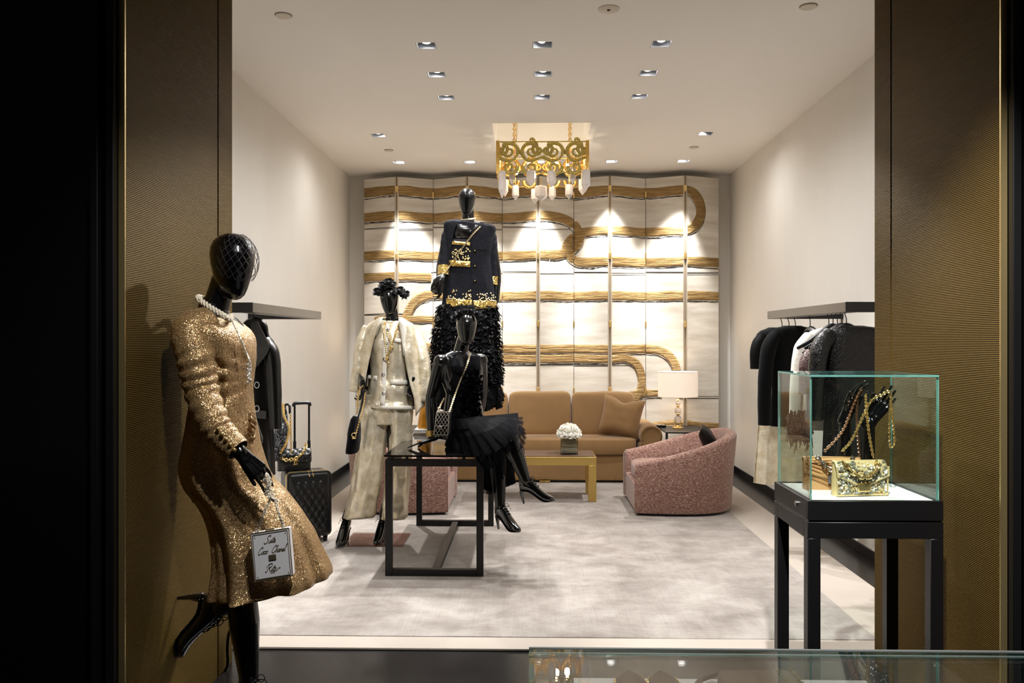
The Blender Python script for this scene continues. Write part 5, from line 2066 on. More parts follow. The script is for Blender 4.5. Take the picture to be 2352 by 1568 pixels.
GL = {
    'S': (.60, [[(.62, .78), (.66, .98), (.5, 1.02), (.28, .86), (.3, .62), (.44, .42), (.42, .12), (.2, -.03), (-.02, .06), (-.06, .22)]]),
    'u': (.34, [[(0, .38), (.02, .1), (.1, 0), (.22, .12), (.27, .4), (.26, .08), (.36, .03)]]),
    'i': (.18, [[(0, .06), (.08, .4), (.07, .08), (.18, .03)], [(.1, .56), (.11, .58)]]),
    't': (.20, [[(0, .06), (.13, .78), (.08, .08), (.2, .03)], [(.0, .5), (.24, .54)]]),
    'e': (.28, [[(0, .08), (.18, .24), (.16, .4), (.06, .34), (.03, .1), (.12, 0), (.28, .08)]]),
    'C': (.54, [[(.46, .74), (.50, .92), (.40, 1.02), (.2, .86), (.04, .5), (.02, .2), (.16, -.02), (.34, .02), (.46, .2)]]),
    'o': (.30, [[(.2, .38), (.05, .3), (.03, .1), (.15, 0), (.27, .12), (.25, .33), (.17, .38), (.32, .34)]]),
    'c': (.28, [[(.24, .33), (.14, .4), (.03, .25), (.05, .06), (.16, 0), (.3, .1)]]),
    'h': (.36, [[(0, .06), (.16, .76), (.2, .95), (.12, .9), (.06, 0), (.12, .3), (.22, .4), (.26, .3), (.25, .05), (.36, .03)]]),
    'a': (.34, [[(.24, .36), (.1, .4), (.02, .2), (.08, 0), (.2, .1), (.26, .4), (.25, .08), (.35, .03)]]),
    'n': (.33, [[(0, .38), (.03, 0), (.1, .3), (.2, .4), (.24, .3), (.24, .06), (.34, .03)]]),
    'l': (.22, [[(0, .06), (.2, .8), (.22, 1.), (.14, .9), (.1, .1), (.22, .03)]]),
    'R': (.70, [[(.3, .85), (.2, .3), (.05, -.02), (-.06, .1)], [(-.05, .55), (.1, .9), (.45, 1.02), (.62, .85), (.52, .58), (.28, .5), (.45, .3), (.6, .0), (.75, .08)]]),
    'z': (.30, [[(0, .36), (.2, .38), (.02, .02), (.22, .02), (.4, .1), (.58, .3), (.72, .36), (.7, .24)]]),
    ' ': (.12, []),
}


def script(word, xc, zb, size, slant=.42):
    wd = sum(GL[ch][0] for ch in word)
    x = 0
    b = MB()
    for ch in word:
        adv, strokes = GL[ch]
        for st in strokes:
            pts = spline([V((px + x + slant * pz, pz, 0)) for px, pz in st], 4)
            b.tube([MBG @ V((xc + (p.x - wd / 2 - slant * .25) * size, -.0012, zb + p.y * size)) for p in pts], .00095, 4)
        x += adv
    b.build('script_lettering', mat('gold_lettering', (150, 130, 92), .35, .8), bag, smooth=60)


u0 = lambda cx: (cx - 367) / 806 * BW
script('Suite', BW * .50, BH * .755, .025)
script('Coco', BW * .29, BH * .545, .0235)
script('Chanel', BW * .70, BH * .545, .0235)
script('Ritz', BW * .47, BH * .165, .027)
MB().tube([MBG @ V((BW * .44, -.0008, BH * .135)), MBG @ V((BW * .55, -.0008, BH * .135))], .0009, 4).build('underline', m_palegold, bag)
hand_p = Pt(613, 1098, 2.93)
m_chainw = mat('pearl_silver_chain', (236, 226, 206), .22, .15)
for a, k in ((MBG @ V((.02, .012, BH + .004)), -1), (MBG @ V((BW - .022, .012, BH + .004)), 1)):
    MB().tube([a + V((cos(2 * pi * q / 12) * .006, 0, sin(2 * pi * q / 12) * .006)) for q in range(12)], .0015, 5, closed=True).build('ring', m_palegold, bag)
    MB().chainlinks(spline([a, Pt(606 if k < 0 else 640, 1178, 2.9), Pt(622 if k < 0 else 628, 1138, 2.9), hand_p + V((.004 * k, -.02, 0))], 6), .011, .0022, 5, 8).build('chain', m_chainw, bag)
b = MB()
tw = spline([Pt(612, 1088, 2.9), Pt(618, 1110, 2.885), Pt(612, 1128, 2.89), Pt(622, 1142, 2.89), Pt(634, 1150, 2.9)], 5)
for sd_ in (0, 1):
    b.chainlinks([p + V((.005 * sin(i * .9 + pi * sd_), .004 * cos(i * .9 + pi * sd_), 0)) for i, p in enumerate(tw)], .012, .0028, 5, 8)
b.build('twisted_chain', m_chainw, bag)
# dark power cable down the jamb beside her
cb_ = [Pt(p[0], p[1], 3.7) for p in ((529, 1445), (524, 1462), (522, 1490), (523, 1520), (520, 1534), (511, 1552), (508, 1575))]
cb_ += [V((cb_[-1].x, 3.6, .006)), V((cb_[-1].x - .02, 3.45, .006))]
tag(MB().tube(spline(cb_, 6), .0065, 8).build('power_cable', m_gloss), 'dark glossy cable running down the corner of the left portal to the floor', 'cable')

# ------------------------------------------------------------------ B: pale gold suit, standing
YB = 5.95
mb_ = thing('mannequin', 'black mannequin in pale gold leather trouser suit standing left of the display table', 'mannequin', (Px(838, YB), YB, .02))
b = MB()
hc = Pt(895, 690, 5.93)
head_pieces(b, hc, (-.12, -1, -.08), (-.10, .02, 1), .88)
b.capsule(Pt(902, 748, 5.96), hc + V((.006, .030, -.052)), .048, .043)
ax = V((1, 0, -.05))
torso(b, [(Pt(px, py, YB), ax, w, d) for px, py, w, d in ((902, 742, .06, .05), (900, 756, .135, .07), (898, 785, .155, .09), (897, 820, .14, .10), (895, 860, .115, .085), (893, 900, .135, .095), (890, 935, .16, .11), (889, 955, .13, .09))])
sL, sR = Pt(856, 762, YB), Pt(943, 770, YB)
b.capsule(sL, sR, .046, .046)
limb(b, sL, Pt(836, 848, 5.97), Pt(833, 880, 5.80), .043, .036, .025)
hand_pieces(b, frame(Pt(833, 883, 5.80), (.0, -.15, -1), (1, 0, 0)), (.7, .8, .8, .8), .5, .85, 1)
limb(b, sR, Pt(962, 850, 5.98), Pt(948, 876, 5.85), .043, .036, .025)
hand_pieces(b, frame(Pt(947, 878, 5.84), (-.35, -.1, -1), (-1, .2, 0)), (.5, .6, .6, .6), .4, .85, -1)
Ms1 = TR(Px(799, 6.03), 6.03, .022) @ RZ(-96)
Ms2 = TR(Px(884, 6.09), 6.09, .022) @ RZ(-98)
limb(b, Pt(865, 965, YB), Pt(843, 1085, 5.92), leg_end(Ms1), .08, .054, .034)
limb(b, Pt(915, 965, YB), Pt(913, 1085, 5.95), leg_end(Ms2), .08, .054, .034)
b.build('body', m_body, mb_, remesh=.0036, iters=7)
shoe(mb_, Ms1, .95)
shoe(mb_, Ms2, .95)
# trousers: hips, two flared legs
gP = Garm(YB, [(905, 838, 905, 946, .115), (930, 836, 930, 947, .12), (950, 836, 950, 947, .117), (972, 848, 972, 938, .104)])
tr_ = MB()
gP.make(tr_, 1, .003, .003, wr=.008, n=40, caps=True)
for k, rr in enumerate((((918, 836, 918, 895, .095), (940, 833, 940, 896, .112), (985, 826, 985, 893, .10), (1040, 820, 1040, 884, .10), (1100, 809, 1100, 877, .105), (1150, 799, 1150, 867, .11), (1186, 789, 1184, 861, .115)),
                        ((918, 888, 918, 946, .095), (940, 888, 940, 948, .112), (985, 896, 985, 946, .10), (1040, 892, 1040, 944, .10), (1100, 885, 1100, 941, .10), (1150, 880, 1150, 938, .105), (1188, 877, 1187, 936, .11)))):
    Garm(YB, list(rr)).make(tr_, 3 + k, .004, .010, nf=4, n=40, wr=.016)
tr_.build('trousers', m_goldlea, mb_, smooth=180, solid=.003)
# buttoned inner jacket with white borders
gS = Garm(YB, [(736, 880, 738, 926, .06), (745, 862, 748, 938, .095), (765, 852, 768, 944, .115), (800, 852, 800, 944, .125), (850, 852, 850, 942, .115), (890, 848, 890, 944, .125), (920, 842, 924, 948, .135), (932, 839, 940, 951, .138)])
b = MB()
gS.make(b, 5, .004, .006, nf=5, wr=.014, n=56)
b.build('inner_jacket', m_goldlea, mb_, smooth=180, solid=.003)
m_wlea = mat('white_leather_trim', (240, 234, 222), .4)
patch(gS, quadrows((883, 745), (893, 745), (884, 932), (873, 928), 3, 24), .008).build('placket', m_wlea, mb_, solid=.004)
patch(gS, quadrows((840, 920), (868, 926), (866, 934), (839, 928), 8, 2), .010).build('hem_trim', m_wlea, mb_, solid=.004)
patch(gS, quadrows((876, 931), (950, 931), (950, 940), (875, 939), 14, 2), .010).build('hem_trim', m_wlea, mb_, solid=.004)
for q in (((845, 861), (866, 863), (866, 873), (845, 870)), ((897, 871), (937, 873), (937, 883), (897, 882)), ((854, 776), (877, 777), (877, 785), (853, 784)), ((906, 776), (926, 778), (926, 786), (905, 785))):
    patch(gS, quadrows(*q, 5, 2), .011).build('pocket_flap', m_wlea, mb_, solid=.004)
for px, py in ((891, 757), (887, 788), (883, 824), (880, 860), (881, 903)):
    p = gS.front(px, py, .014)
    MB().lathe([(0, 0), (.010, 0), (.012, .003), (.009, .006), (0, .005)], p, 14, RX(90)).build('button', m_silver, mb_)
# open jacket worn over the shoulders
rowsJ = [  # py, front-left x, outer left, outer right, front-right x, half depth back
    (729, 880, 872, 922, 916, .075), (738, 874, 858, 936, 921, .10), (748, 868, 845, 950, 924, .12), (775, 860, 836, 958, 926, .13), (815, 850, 828, 964, 930, .135), (855, 842, 824, 968, 936, .14), (890, 836, 822, 971, 944, .145), (915, 830, 821, 972, 951, .145), (932, 827, 820, 973, 955, .145)]
rows = []
for py, fl, ol, orr, fr__, d in rowsJ:
    ctl = [Pt(fl, py, YB - .135 - .02 * (py > 740)), Pt((fl + 2 * ol) / 3, py, YB - .10), Pt(ol, py, YB), Pt((ol * 2 + orr) / 3, py, YB + d * .9), Pt((ol + orr) / 2, py, YB + d), Pt((ol + 2 * orr) / 3, py, YB + d * .9), Pt(orr, py, YB), Pt((fr__ + 2 * orr) / 3, py + (6 if py > 920 else 0), YB - .10), Pt(fr__, py + (24 if py > 930 else 0), YB - .145)]
    rr = spline(ctl, 5)
    rows.append([p + V((0, .012 * fbm(i * .35, py * .03), 0)) for i, p in enumerate(rr)])
rows = [list(c) for c in zip(*[spline(list(c), 4) for c in zip(*rows)])]
MB().grid(rows).build('draped_jacket', m_goldlea, mb_, smooth=180, solid=.005)
for pts, rad in (([(848, 752), (832, 790), (824, 845), (815, 900)], [.05, .058, .052, .046]), ([(952, 762), (966, 800), (975, 860), (971, 922)], [.05, .06, .054, .048])):
    b = MB()
    sp = spline([Pt(x, y, YB + .01 - .02 * i) for i, (x, y) in enumerate(pts)], 8)
    N = len(sp)
    rs = lerpl(rad, N)
    rings = []
    for i, p in enumerate(sp):
        t = (sp[min(N - 1, i + 1)] - sp[max(0, i - 1)]).normalized()
        u = (V((0, 1, 0)) - t * t.y).normalized()
        w_ = t.cross(u)
        rings.append([p + u * cos(2 * pi * j / 20) * (rs[i] + .008 * fbm(j * .5, i * .3, 7)) + w_ * sin(2 * pi * j / 20) * (rs[i] * .82 + .008 * fbm(j * .5, i * .3)) for j in range(20)])
    b.loft(rings, caps=False)
    b.build('jacket_sleeve', m_goldlea, mb_, smooth=180, solid=.003)
b = MB().grid([[Pt(x, y, YB - .158 - .004 * k) for k, (x, y) in enumerate(r)] for r in (((915, 732), (920, 731), (926, 737)), ((917, 745), (926, 747), (934, 756)), ((921, 765), (927, 768), (931, 772)), ((924, 790), (926, 792), (929, 794)), ((927, 815), (928, 816), (929, 817)))])
b.build('lapel', m_wlea, mb_, solid=.004)
b = MB().grid([[Pt(x, y, YB - .150) for x, y in r] for r in (((868, 733), (874, 730), (880, 727)), ((860, 752), (868, 750), (874, 745)), ((858, 775), (862, 772), (866, 768)))])
b.build('lapel', m_goldlea, mb_, solid=.004)
# lanyard necklaces
ng = thing('gold_necklace', 'layered long gold chain necklaces with round pendants on the gold suit mannequin', 'necklace', Pt(890, 780, 5.8))
for pts in ([(884, 738), (882, 760), (886, 795), (889, 818)], [(917, 738), (908, 770), (896, 800), (889, 820)], [(886, 740), (890, 768), (899, 785), (900, 795)], [(915, 742), (910, 760), (902, 785), (900, 796)]):
    MB().chainlinks(spline([gS.front(x, y, .022) if y > 745 else Pt(x, y, 5.86) for x, y in pts], 6), .011, .0024, 5, 7).build('chain', m_gold, ng)
for x, y, r in ((889, 823, .014), (899, 799, .015), (892, 834, .009)):
    p = gS.front(x, y, .026)
    MB().lathe([(0, 0), (r, 0), (r, .004), (r * .5, .009), (0, .008)], p, 16, RX(90)).build('pendant', m_gold, ng)
MB().tube([gS.front(889, 826, .024), gS.front(890, 845, .024)], .003, 6).build('tassel', m_gold, ng)
# flower headpiece
m_petal = mat('black_silk_petals', (7, 7, 9), .6, spec=.3, sheen=.1)


def flower_cluster(nm, lab, spots_, Y, rad=.05, host=None, bits=9):
    o = thing(nm, lab, 'headpiece', Pt(spots_[0][0], spots_[0][1], Y))
    for k, (x, y, r) in enumerate(spots_):
        c = Pt(x, y, Y - .02)
        b = MB()
        rose(b, c, r, RX(50) @ RZ(k * 40), k + 3)
        rnd = random.Random(k)
        for q in range(bits):
            d = V((rnd.uniform(-1, 1), rnd.uniform(-1, .6), rnd.uniform(-1, 1))).normalized()
            u = d.orthogonal().normalized()
            b.grid([[c + d * (r * a) + u * (w2 * r) + V((0, 0, .15 * r * sin(a * 4 + q))) for w2 in (-.35 * (1.35 - a), 0, .35 * (1.35 - a))] for a in (.5, .8, 1.1, 1.3)])
        b.build('flower', m_petal, o, smooth=60)
    MB().tube(spline([Pt(x, y, Y) for x, y, r in sorted(spots_)], 4), .006, 6).build('band', m_blk1, o)
    return o


flower_cluster('flower_headpiece', 'black fabric flower headpiece on the gold suit mannequin', [(869, 672, .034), (880, 657, .03), (892, 650, .032), (901, 655, .026), (918, 670, .034), (930, 678, .032)], 5.90)
# black velvet bag hanging from her hand
vb = thing('velvet_bag', 'black velvet bag with gold chain hanging from the gold suit mannequin hand', 'handbag', Pt(812, 1000, 5.75))
Yv = 5.74
m_velvet = mat('black_velvet', (5, 5, 7), .95, spec=.1, sheen=.05)
rings = []
for py, xl, xr, d in ((955, 811, 823, .02), (962, 806, 826, .05), (985, 801, 828, .075), (1010, 799, 827, .09), (1034, 796, 823, .095), (1039, 796, 820, .09)):
    a, c = Pt(xl, py, Yv), Pt(xr, py, Yv)
    rings.append([(a + c) / 2 + (c - a) * (.5 * cos(2 * pi * j / 20)) + V((0, sgn(sin(2 * pi * j / 20), .7) * d, 0)) for j in range(20)])
MB().loft(rings).build('body', m_velvet, vb, smooth=60)
MB().tube(spline([Pt(838, 898, Yv - .03), Pt(832, 930, Yv - .05), Pt(822, 965, Yv - .1), Pt(815, 996, Yv - .11)], 5), .010, 8, flat=.3, up=(1, 0, 0)).build('leather_strap', m_leather, vb)
MB().chainlinks(spline([Pt(834, 885, Yv - .03), Pt(826, 895, Yv - .02), Pt(822, 915, Yv - .01), Pt(820, 953, Yv)], 5), .013, .003, 5, 8).build('chain', m_gold, vb)
MB().chainlinks(spline([Pt(839, 902, Yv - .04), Pt(835, 928, Yv - .06), Pt(826, 965, Yv - .11), Pt(818, 994, Yv - .12)], 5), .012, .0026, 5, 8).build('chain', m_gold, vb)
q = Pt(813, 999, Yv - .115)
MB().tube([q + V((cos(2 * pi * k / 14) * .015, 0, sin(2 * pi * k / 14) * .014)) for k in range(14)], .0028, 6, closed=True).box(q.x - .013, q.x + .013, q.y - .003, q.y + .003, q.z - .024, q.z - .018).build('ring_clasp', m_gold, vb)
MB().box(Px(816, Yv), Px(824, Yv), Yv - .02, Yv + .02, Pz(957, Yv), Pz(951, Yv)).build('strap_tab', m_silver, vb, bev=.002)
# clear base plate and rod
pl0, pl1 = Pt(786, 1260, 5.90), Pt(926, 1260, 5.90)
bp_ = thing('base_plate', 'clear glass base plate under the gold suit mannequin', 'stand', ((pl0.x + pl1.x) / 2, 6.08, .014))
MB().box(pl0.x, pl1.x, 5.88, 6.28, .0142, .0215).build('plate', thin_glass('plate_glass', (240, 230, 226)), bp_, smooth=0)
rx = Px(899, 6.16)
MB().tube([(rx, 6.16, .022), (rx, 6.16, .18)], .006, 8).build('rod', m_silver, bp_)
MB().lathe([(0, 0), (.018, 0), (.018, .006), (.008, .02), (0, .02)], (rx, 6.16, .0215), 14).build('rod_socket', m_silver, bp_)
# ------------------------------------------------------------------ D: black bouclé jacket, standing on the table
YD = 6.28
md = thing('mannequin', 'black mannequin in black boucle jacket with gold sequin bands standing on the display table', 'mannequin', (Px(1070, YD), YD, DZ))
b = MB()
hc = Pt(1073, 464, YD - .02)
head_pieces(b, hc, (-.16, -1, -.05), (0, .02, 1), .86)
b.capsule(Pt(1075, 520, YD), hc + V((.004, .030, -.052)), .048, .043)
ax = V((1, 0, -.06))
torso(b, [(Pt(px, py, YD), ax, w, d) for px, py, w, d in ((1076, 514, .06, .05), (1077, 524, .135, .068), (1078, 548, .155, .09), (1078, 585, .14, .10), (1077, 625, .115, .085), (1076, 665, .135, .095), (1075, 710, .16, .11), (1075, 740, .14, .10))])
sL, sR = Pt(1032, 530, YD), Pt(1124, 536, YD)
b.capsule(sL, sR, .046, .046)
limb(b, sL, Pt(1013, 612, YD + .03), Pt(1012, 650, YD - .12), .043, .036, .025)
hand_pieces(b, frame(Pt(1012, 653, YD - .12), (0, -.4, -1), (1, 0, 0)), (.6, .7, .7, .7), .5, .85, 1)
limb(b, sR, Pt(1140, 625, YD + .02), Pt(1139, 690, YD - .02), .043, .036, .025)
hand_pieces(b, frame(Pt(1139, 693, YD - .02), (-.1, -.15, -1), (-1, 0, 0)), (.25, .3, .3, .3), .3, .85, -1)
Ms1 = TR(Px(1050, YD), YD + .04, DZ + .001) @ RZ(-98)
Ms2 = TR(Px(1088, YD), YD + .05, DZ + .001) @ RZ(-82)
limb(b, Pt(1052, 730, YD), Pt(1050, 865, YD - .02), leg_end(Ms1), .08, .054, .034)
limb(b, Pt(1098, 730, YD), Pt(1090, 865, YD - .02), leg_end(Ms2), .08, .054, .034)
b.build('body', m_body, md, remesh=.0036, iters=7)
shoe(md, Ms1, .95)
shoe(md, Ms2, .95)
m_boucle = mat('black_boucle', (16, 16, 20), .9, spec=.12, bump=('noise', 180, .9, .004), var=(170, .12, (36, 36, 42)))
gJ = Garm(YD, [(504, 1046, 516, 1100, .07), (507, 1028, 518, 1122, .10), (514, 1020, 522, 1138, .125), (545, 1021, 550, 1135, .13), (590, 1022, 592, 1131, .135), (640, 1019, 642, 1134, .145), (680, 1017, 680, 1139, .155), (706, 1014, 708, 1142, .16)])
b = MB()
gJ.make(b, 3, .003, .006, nf=5, n=56, wr=.006, caps=True)
b.build('jacket', m_boucle, md, smooth=180)
for pts, rad, sx in (([(1040, 524), (1029, 545), (1024, 590), (1019, 632)], [.046, .05, .043, .040], -1), ([(1116, 528), (1126, 548), (1129, 600), (1132, 655)], [.048, .05, .043, .040], 1)):
    b = MB()
    sp = spline([Pt(x, y, YD + .01 - (.03 * i if sx < 0 else .005 * i)) for i, (x, y) in enumerate(pts)], 9)
    N = len(sp)
    rs = lerpl(rad, N)
    b.tube(sp, [r + .0015 * sin(i * 1.7) for i, r in enumerate(rs)], 18)
    b.build('jacket_sleeve', m_boucle, md, smooth=80)
m_gband = sequin_mat('gold_sequin_band', [(214, 170, 70), (250, 216, 120), (170, 124, 44), (255, 236, 170), (196, 150, 60)], 130, .25, .85, .8)
m_skin_v = m_body
# bare chest between the lapels, inner top with sequin bands
patch(gJ, [[(1046, 512), (1060, 513), (1075, 515), (1088, 516), (1098, 517)], [(1042, 528), (1055, 530), (1066, 530), (1078, 531), (1089, 531)], [(1039, 546), (1050, 547), (1060, 548), (1072, 549), (1081, 549)]], .006).build('chest', m_body, md, solid=.003)
m_net = mat('black_crepe_inner', (24, 22, 26), .7, spec=.1)
patch(gJ, quadrows((1042, 548), (1080, 550), (1080, 614), (1030, 612), 6, 6), .008).build('inner_top', m_net, md, solid=.003)
patch(gJ, quadrows((1040, 553), (1080, 557), (1080, 564), (1038, 561), 6, 2), .013).build('gold_band', m_gband, md, solid=.004)
patch(gJ, quadrows((1031, 597), (1080, 600), (1080, 613), (1031, 611), 6, 2), .013).build('gold_band', m_gband, md, solid=.004)
patch(gJ, quadrows((1017, 685), (1084, 688), (1084, 707), (1016, 702), 10, 3), .010).build('gold_band', m_gband, md, solid=.004)
patch(gJ, quadrows((1087, 690), (1140, 690), (1141, 706), (1087, 710), 10, 3), .010).build('gold_band', m_gband, md, solid=.004)
MB().tube([gJ.front(1084, y, .006) for y in range(528, 712, 14)], .0035, 6).build('front_edge', m_boucle, md)
MB().tube(spline([gJ.front(1047, 513, .008), gJ.front(1041, 535, .008), gJ.front(1034, 580, .008), gJ.front(1030, 614, .008)], 5), .005, 6).build('front_edge', m_boucle, md)
for p0, p1, r in ((Pt(1020, 610, YD - .075), Pt(1019, 632, YD - .085), .045), (Pt(1132, 636, YD), Pt(1132, 655, YD - .005), .045)):
    MB().tube([p0, p1], r, 18).build('gold_cuff', m_gband, md)
b = MB()
rnd = random.Random(4)
dots = []
for k in range(46):
    dots.append((rnd.uniform(1038, 1079), 565 + 32 * rnd.random() ** .6))
for k in range(40):
    dots.append((rnd.uniform(1028, 1082), 686 - 20 * rnd.random() ** 1.8))
for k in range(40):
    dots.append((rnd.uniform(1096, 1138), 691 - 20 * rnd.random() ** 1.8))
for x, y in dots:
    p = gJ.front(x, y, .014)
    b.lathe([(0, 0), (.0055, 0), (.0055, .002), (0, .003)], p, 8, RX(90))
b.build('sequin_dots', m_gold, md, kind='stuff', smooth=0)
for y in (576, 611, 645):
    p = gJ.front(1091, y, .008)
    MB().lathe([(0, 0), (.012, 0), (.012, .004), (.005, .006), (.005, .010), (0, .011)], p, 14, RX(90)).build('button', m_gloss, md)
    MB().ell(p + V((0, -.01, 0)), (.005, .004, .005), nu=8, nv=6).build('button_centre', m_gold, md)
for x0, y0, x1, y1 in ((1085, 573, 1122, 574), (1112, 630, 1118, 668)):
    MB().tube([gJ.front(x0, y0, .004), gJ.front((x0 + x1) / 2, (y0 + y1) / 2, .004), gJ.front(x1, y1, .004)], .0016, 5).build('seam', m_blk1, md)
# feathered skirt
m_feath = mat('black_feathers', (8, 8, 11), .7, spec=.08)
gF = Garm(YD, [(700, 1010, 700, 1140, .16), (740, 1002, 740, 1143, .18), (790, 996, 790, 1147, .195), (840, 992, 840, 1149, .205), (880, 994, 880, 1148, .205), (900, 1002, 900, 1140, .19)])
b = MB()
gF.make(b, 4, .010, .02, nf=9, wr=.02, n=60)
b.build('skirt', m_feath, md, smooth=180)
gR = gF.rings
b, sq = MB(), MB()
rnd = random.Random(9)
NR = len(gR)
for k in range(2600):
    i = int(rnd.random() ** .8 * (NR - 1))
    j = rnd.randrange(60)
    p = gR[i][j]
    cen = sum((q for q in gR[i]), V((0, 0, 0))) / 60
    o_ = (p - cen)
    o_.z = 0
    o_.normalize()
    tg = V((-o_.y, o_.x, 0))
    low = i / (NR - 1)
    ln = rnd.uniform(.018, .042) + (.06 * rnd.random() + .05 if low > .78 else 0)
    wd = rnd.uniform(.008, .016) + (.008 if low > .78 else 0)
    sway = tg * rnd.uniform(-.03, .03)
    out = rnd.uniform(.008, .035)
    rows = []
    for v in (0, .35, .7, 1):
        c = p + o_ * (out * v) + sway * v * v - V((0, 0, ln * v))
        ww = wd * (.5 + 1.6 * v * (1.25 - v))
        rows.append([c - tg * ww, c + o_ * (.35 * ww), c + tg * ww])
    b.grid(rows)
    if k % 5 == 0:
        sq.ell(p + o_ * (.006 + out * .4) - V((0, 0, ln * .4)), (.004, .003, .004), nu=5, nv=3)
b.build('feather_tufts', m_feath, md, kind='stuff', smooth=180)
sq.build('skirt_sequins', mat('pale_sequins', (226, 214, 196), .12, .8), md, kind='stuff')
# fringe under the jacket hem
b = MB()
for k in range(160):
    x = rnd.uniform(1014, 1142)
    p = gJ.front(x, 706, -.004)
    b.tube([p, p + V((rnd.uniform(-.006, .006), -.006, -rnd.uniform(.025, .05)))], [.0035, .001], 4)
b.build('hem_fringe', m_feath, md, kind='stuff')
MB().tube([Pt(1075.5 + cos(a) * 14.5, 504 - 1.5 * cos(a), YD + .005 + sin(a) * .05) for a in [2 * pi * k / 24 for k in range(24)]], .009, 6, closed=True, flat=1.2).build('choker', sequin_mat('choker_stones', [(226, 210, 170), (255, 246, 226), (180, 150, 96)], 160, .2, .7, .8), md)
# small black bag on a gold cross-body chain
bg = thing('leather_bag', 'small black leather bag on gold chain at the boucle jacket mannequin hip', 'handbag', Pt(1006, 652, YD - .2))
Yq = YD - .20
rings = []
for (xl, yl), (xr, yr), d in (((1004, 634), (1021, 628), .02), ((997, 642), (1024, 634), .04), ((990, 655), (1023, 650), .045), ((989, 668), (1021, 664), .045), ((996, 674), (1019, 673), .03)):
    a, c = Pt(xl, yl, Yq), Pt(xr, yr, Yq)
    rings.append([(a + c) / 2 + (c - a) * (.5 * sgn(cos(2 * pi * j / 20), .7)) + V((0, sin(2 * pi * j / 20) * d, 0)) for j in range(20)])
MB().loft(rings).build('body', m_leather, bg, smooth=60)
b = MB().grid([[Pt(x, y, Yq - .05 + .004 * k) for k, (x, y) in enumerate(r)] for r in (((1006, 636), (1014, 633), (1021, 632)), ((997, 650), (1008, 646), (1022, 642)), ((991, 662), (1004, 658), (1018, 652)))])
b.build('flap', m_leather, bg, solid=.005)
for k in range(3):
    MB().tube(spline([Pt(998 + k * 6, 640 + k, Yq - .045), Pt(994 + k * 7, 652, Yq - .054), Pt(990 + k * 8, 662 - k, Yq - .05)], 4), .004, 6).build('pleat', m_leather, bg)
ch_ = spline([Pt(1018, 632, Yq), gJ.front(1032, 612, .02), gJ.front(1058, 575, .022), gJ.front(1082, 543, .02), gJ.front(1103, 520, .014)], 8)
MB().chainlinks(ch_, .012, .0026, 5, 8, .8).build('chain', m_palegold, bg)

# ------------------------------------------------------------------ C: black tulle dress, seated on the table
YC = 5.55
mc = thing('mannequin', 'black mannequin in black tulle dress seated on the display table with crossed legs', 'mannequin', (Px(1060, YC), YC, DZ))
b = MB()
hc = Pt(1071, 755, YC - .05)
head_pieces(b, hc, (.22, -1, -.10), (.02, .0, 1), .90)
b.capsule(Pt(1057, 812, YC), hc + V((-.014, .032, -.05)), .048, .043)
ax = V((.94, .34, 0))
torso(b, [(Pt(px, py, YC), ax, w, d) for px, py, w, d in ((1057, 806, .06, .05), (1057, 818, .135, .068), (1058, 842, .15, .09), (1061, 872, .138, .10), (1063, 905, .112, .085), (1064, 940, .13, .095), (1062, 980, .16, .12), (1060, 1005, .16, .12))])
sL, sR = Pt(1012, 830, YC - .06), Pt(1104, 827, YC + .06)
b.capsule(sL, sR, .047, .047)
eL, wL = Pt(990, 912, YC - .02), Pt(991, 1000, YC - .08)
limb(b, sL, eL, wL, .043, .036, .025)
hand_pieces(b, frame(Pt(990, 1009, YC - .09), (-.95, -.2, -.28), (-.1, .1, 1)), (.06, .05, .05, .06), .5, .9, -1, fr=.0075)
eR, wR = Pt(1107, 905, YC + .16), Pt(1092, 985, YC + .26)
limb(b, sR, eR, wR, .043, .036, .025)
hand_pieces(b, frame(wR + V((0, 0, -.01)), (.4, .5, -.35), (0, .1, 1)), (.1, .1, .1, .1), .4, .85, 1)
def foot(px, py, Y, toe, up):
    x = V(toe).normalized()
    z = (V(up) - x * V(up).dot(x)).normalized()
    y = z.cross(x)
    M = Matrix((x, y, z)).transposed().to_4x4()
    M.translation = Pt(px, py, Y)
    return M
F1 = foot(1204, 1156, 5.22, (.98, -.18, .10), (-.1, 0, 1))
F2 = foot(1146, 1215, 5.38, (.68, -.73, .05), (-.05, 0, 1))
limb(b, Pt(1068, 992, YC - .03), Pt(1168, 1003, 5.27), leg_end(F1, .86), .078, .056, .033)
limb(b, Pt(1078, 990, YC + .05), Pt(1140, 1012, 5.40), leg_end(F2, .9), .078, .054, .033)
b.build('body', m_body, mc, remesh=.0036, iters=7)
shoe(mc, F1, .86)
shoe(mc, F2, .9)
m_tulle = bpy.data.materials.new('black_tulle')
m_tulle.use_nodes = True
_nt = m_tulle.node_tree
_pb = _nt.nodes['Principled BSDF']
_pb.inputs['Base Color'].default_value = (.006, .006, .008, 1)
_pb.inputs['Roughness'].default_value = .9
_pb.inputs['Specular IOR Level'].default_value = .03
_pb.inputs['Alpha'].default_value = .62
m_ruche = mat('black_ruched_organza', (6, 6, 8), .7, spec=.05)
gC = Garm(YC, [(846, 1024, 846, 1104, .115), (880, 1025, 880, 1101, .122), (915, 1031, 912, 1099, .11), (945, 1031, 942, 1105, .125), (975, 1027, 972, 1114, .15), (1010, 1024, 1008, 1122, .17), (1022, 1024, 1020, 1124, .175)])
b = MB()
gC.make(b, 6, .004, .01, nf=9, wr=.014, n=60)
b.build('bodice', m_ruche, mc, smooth=180, solid=.003)
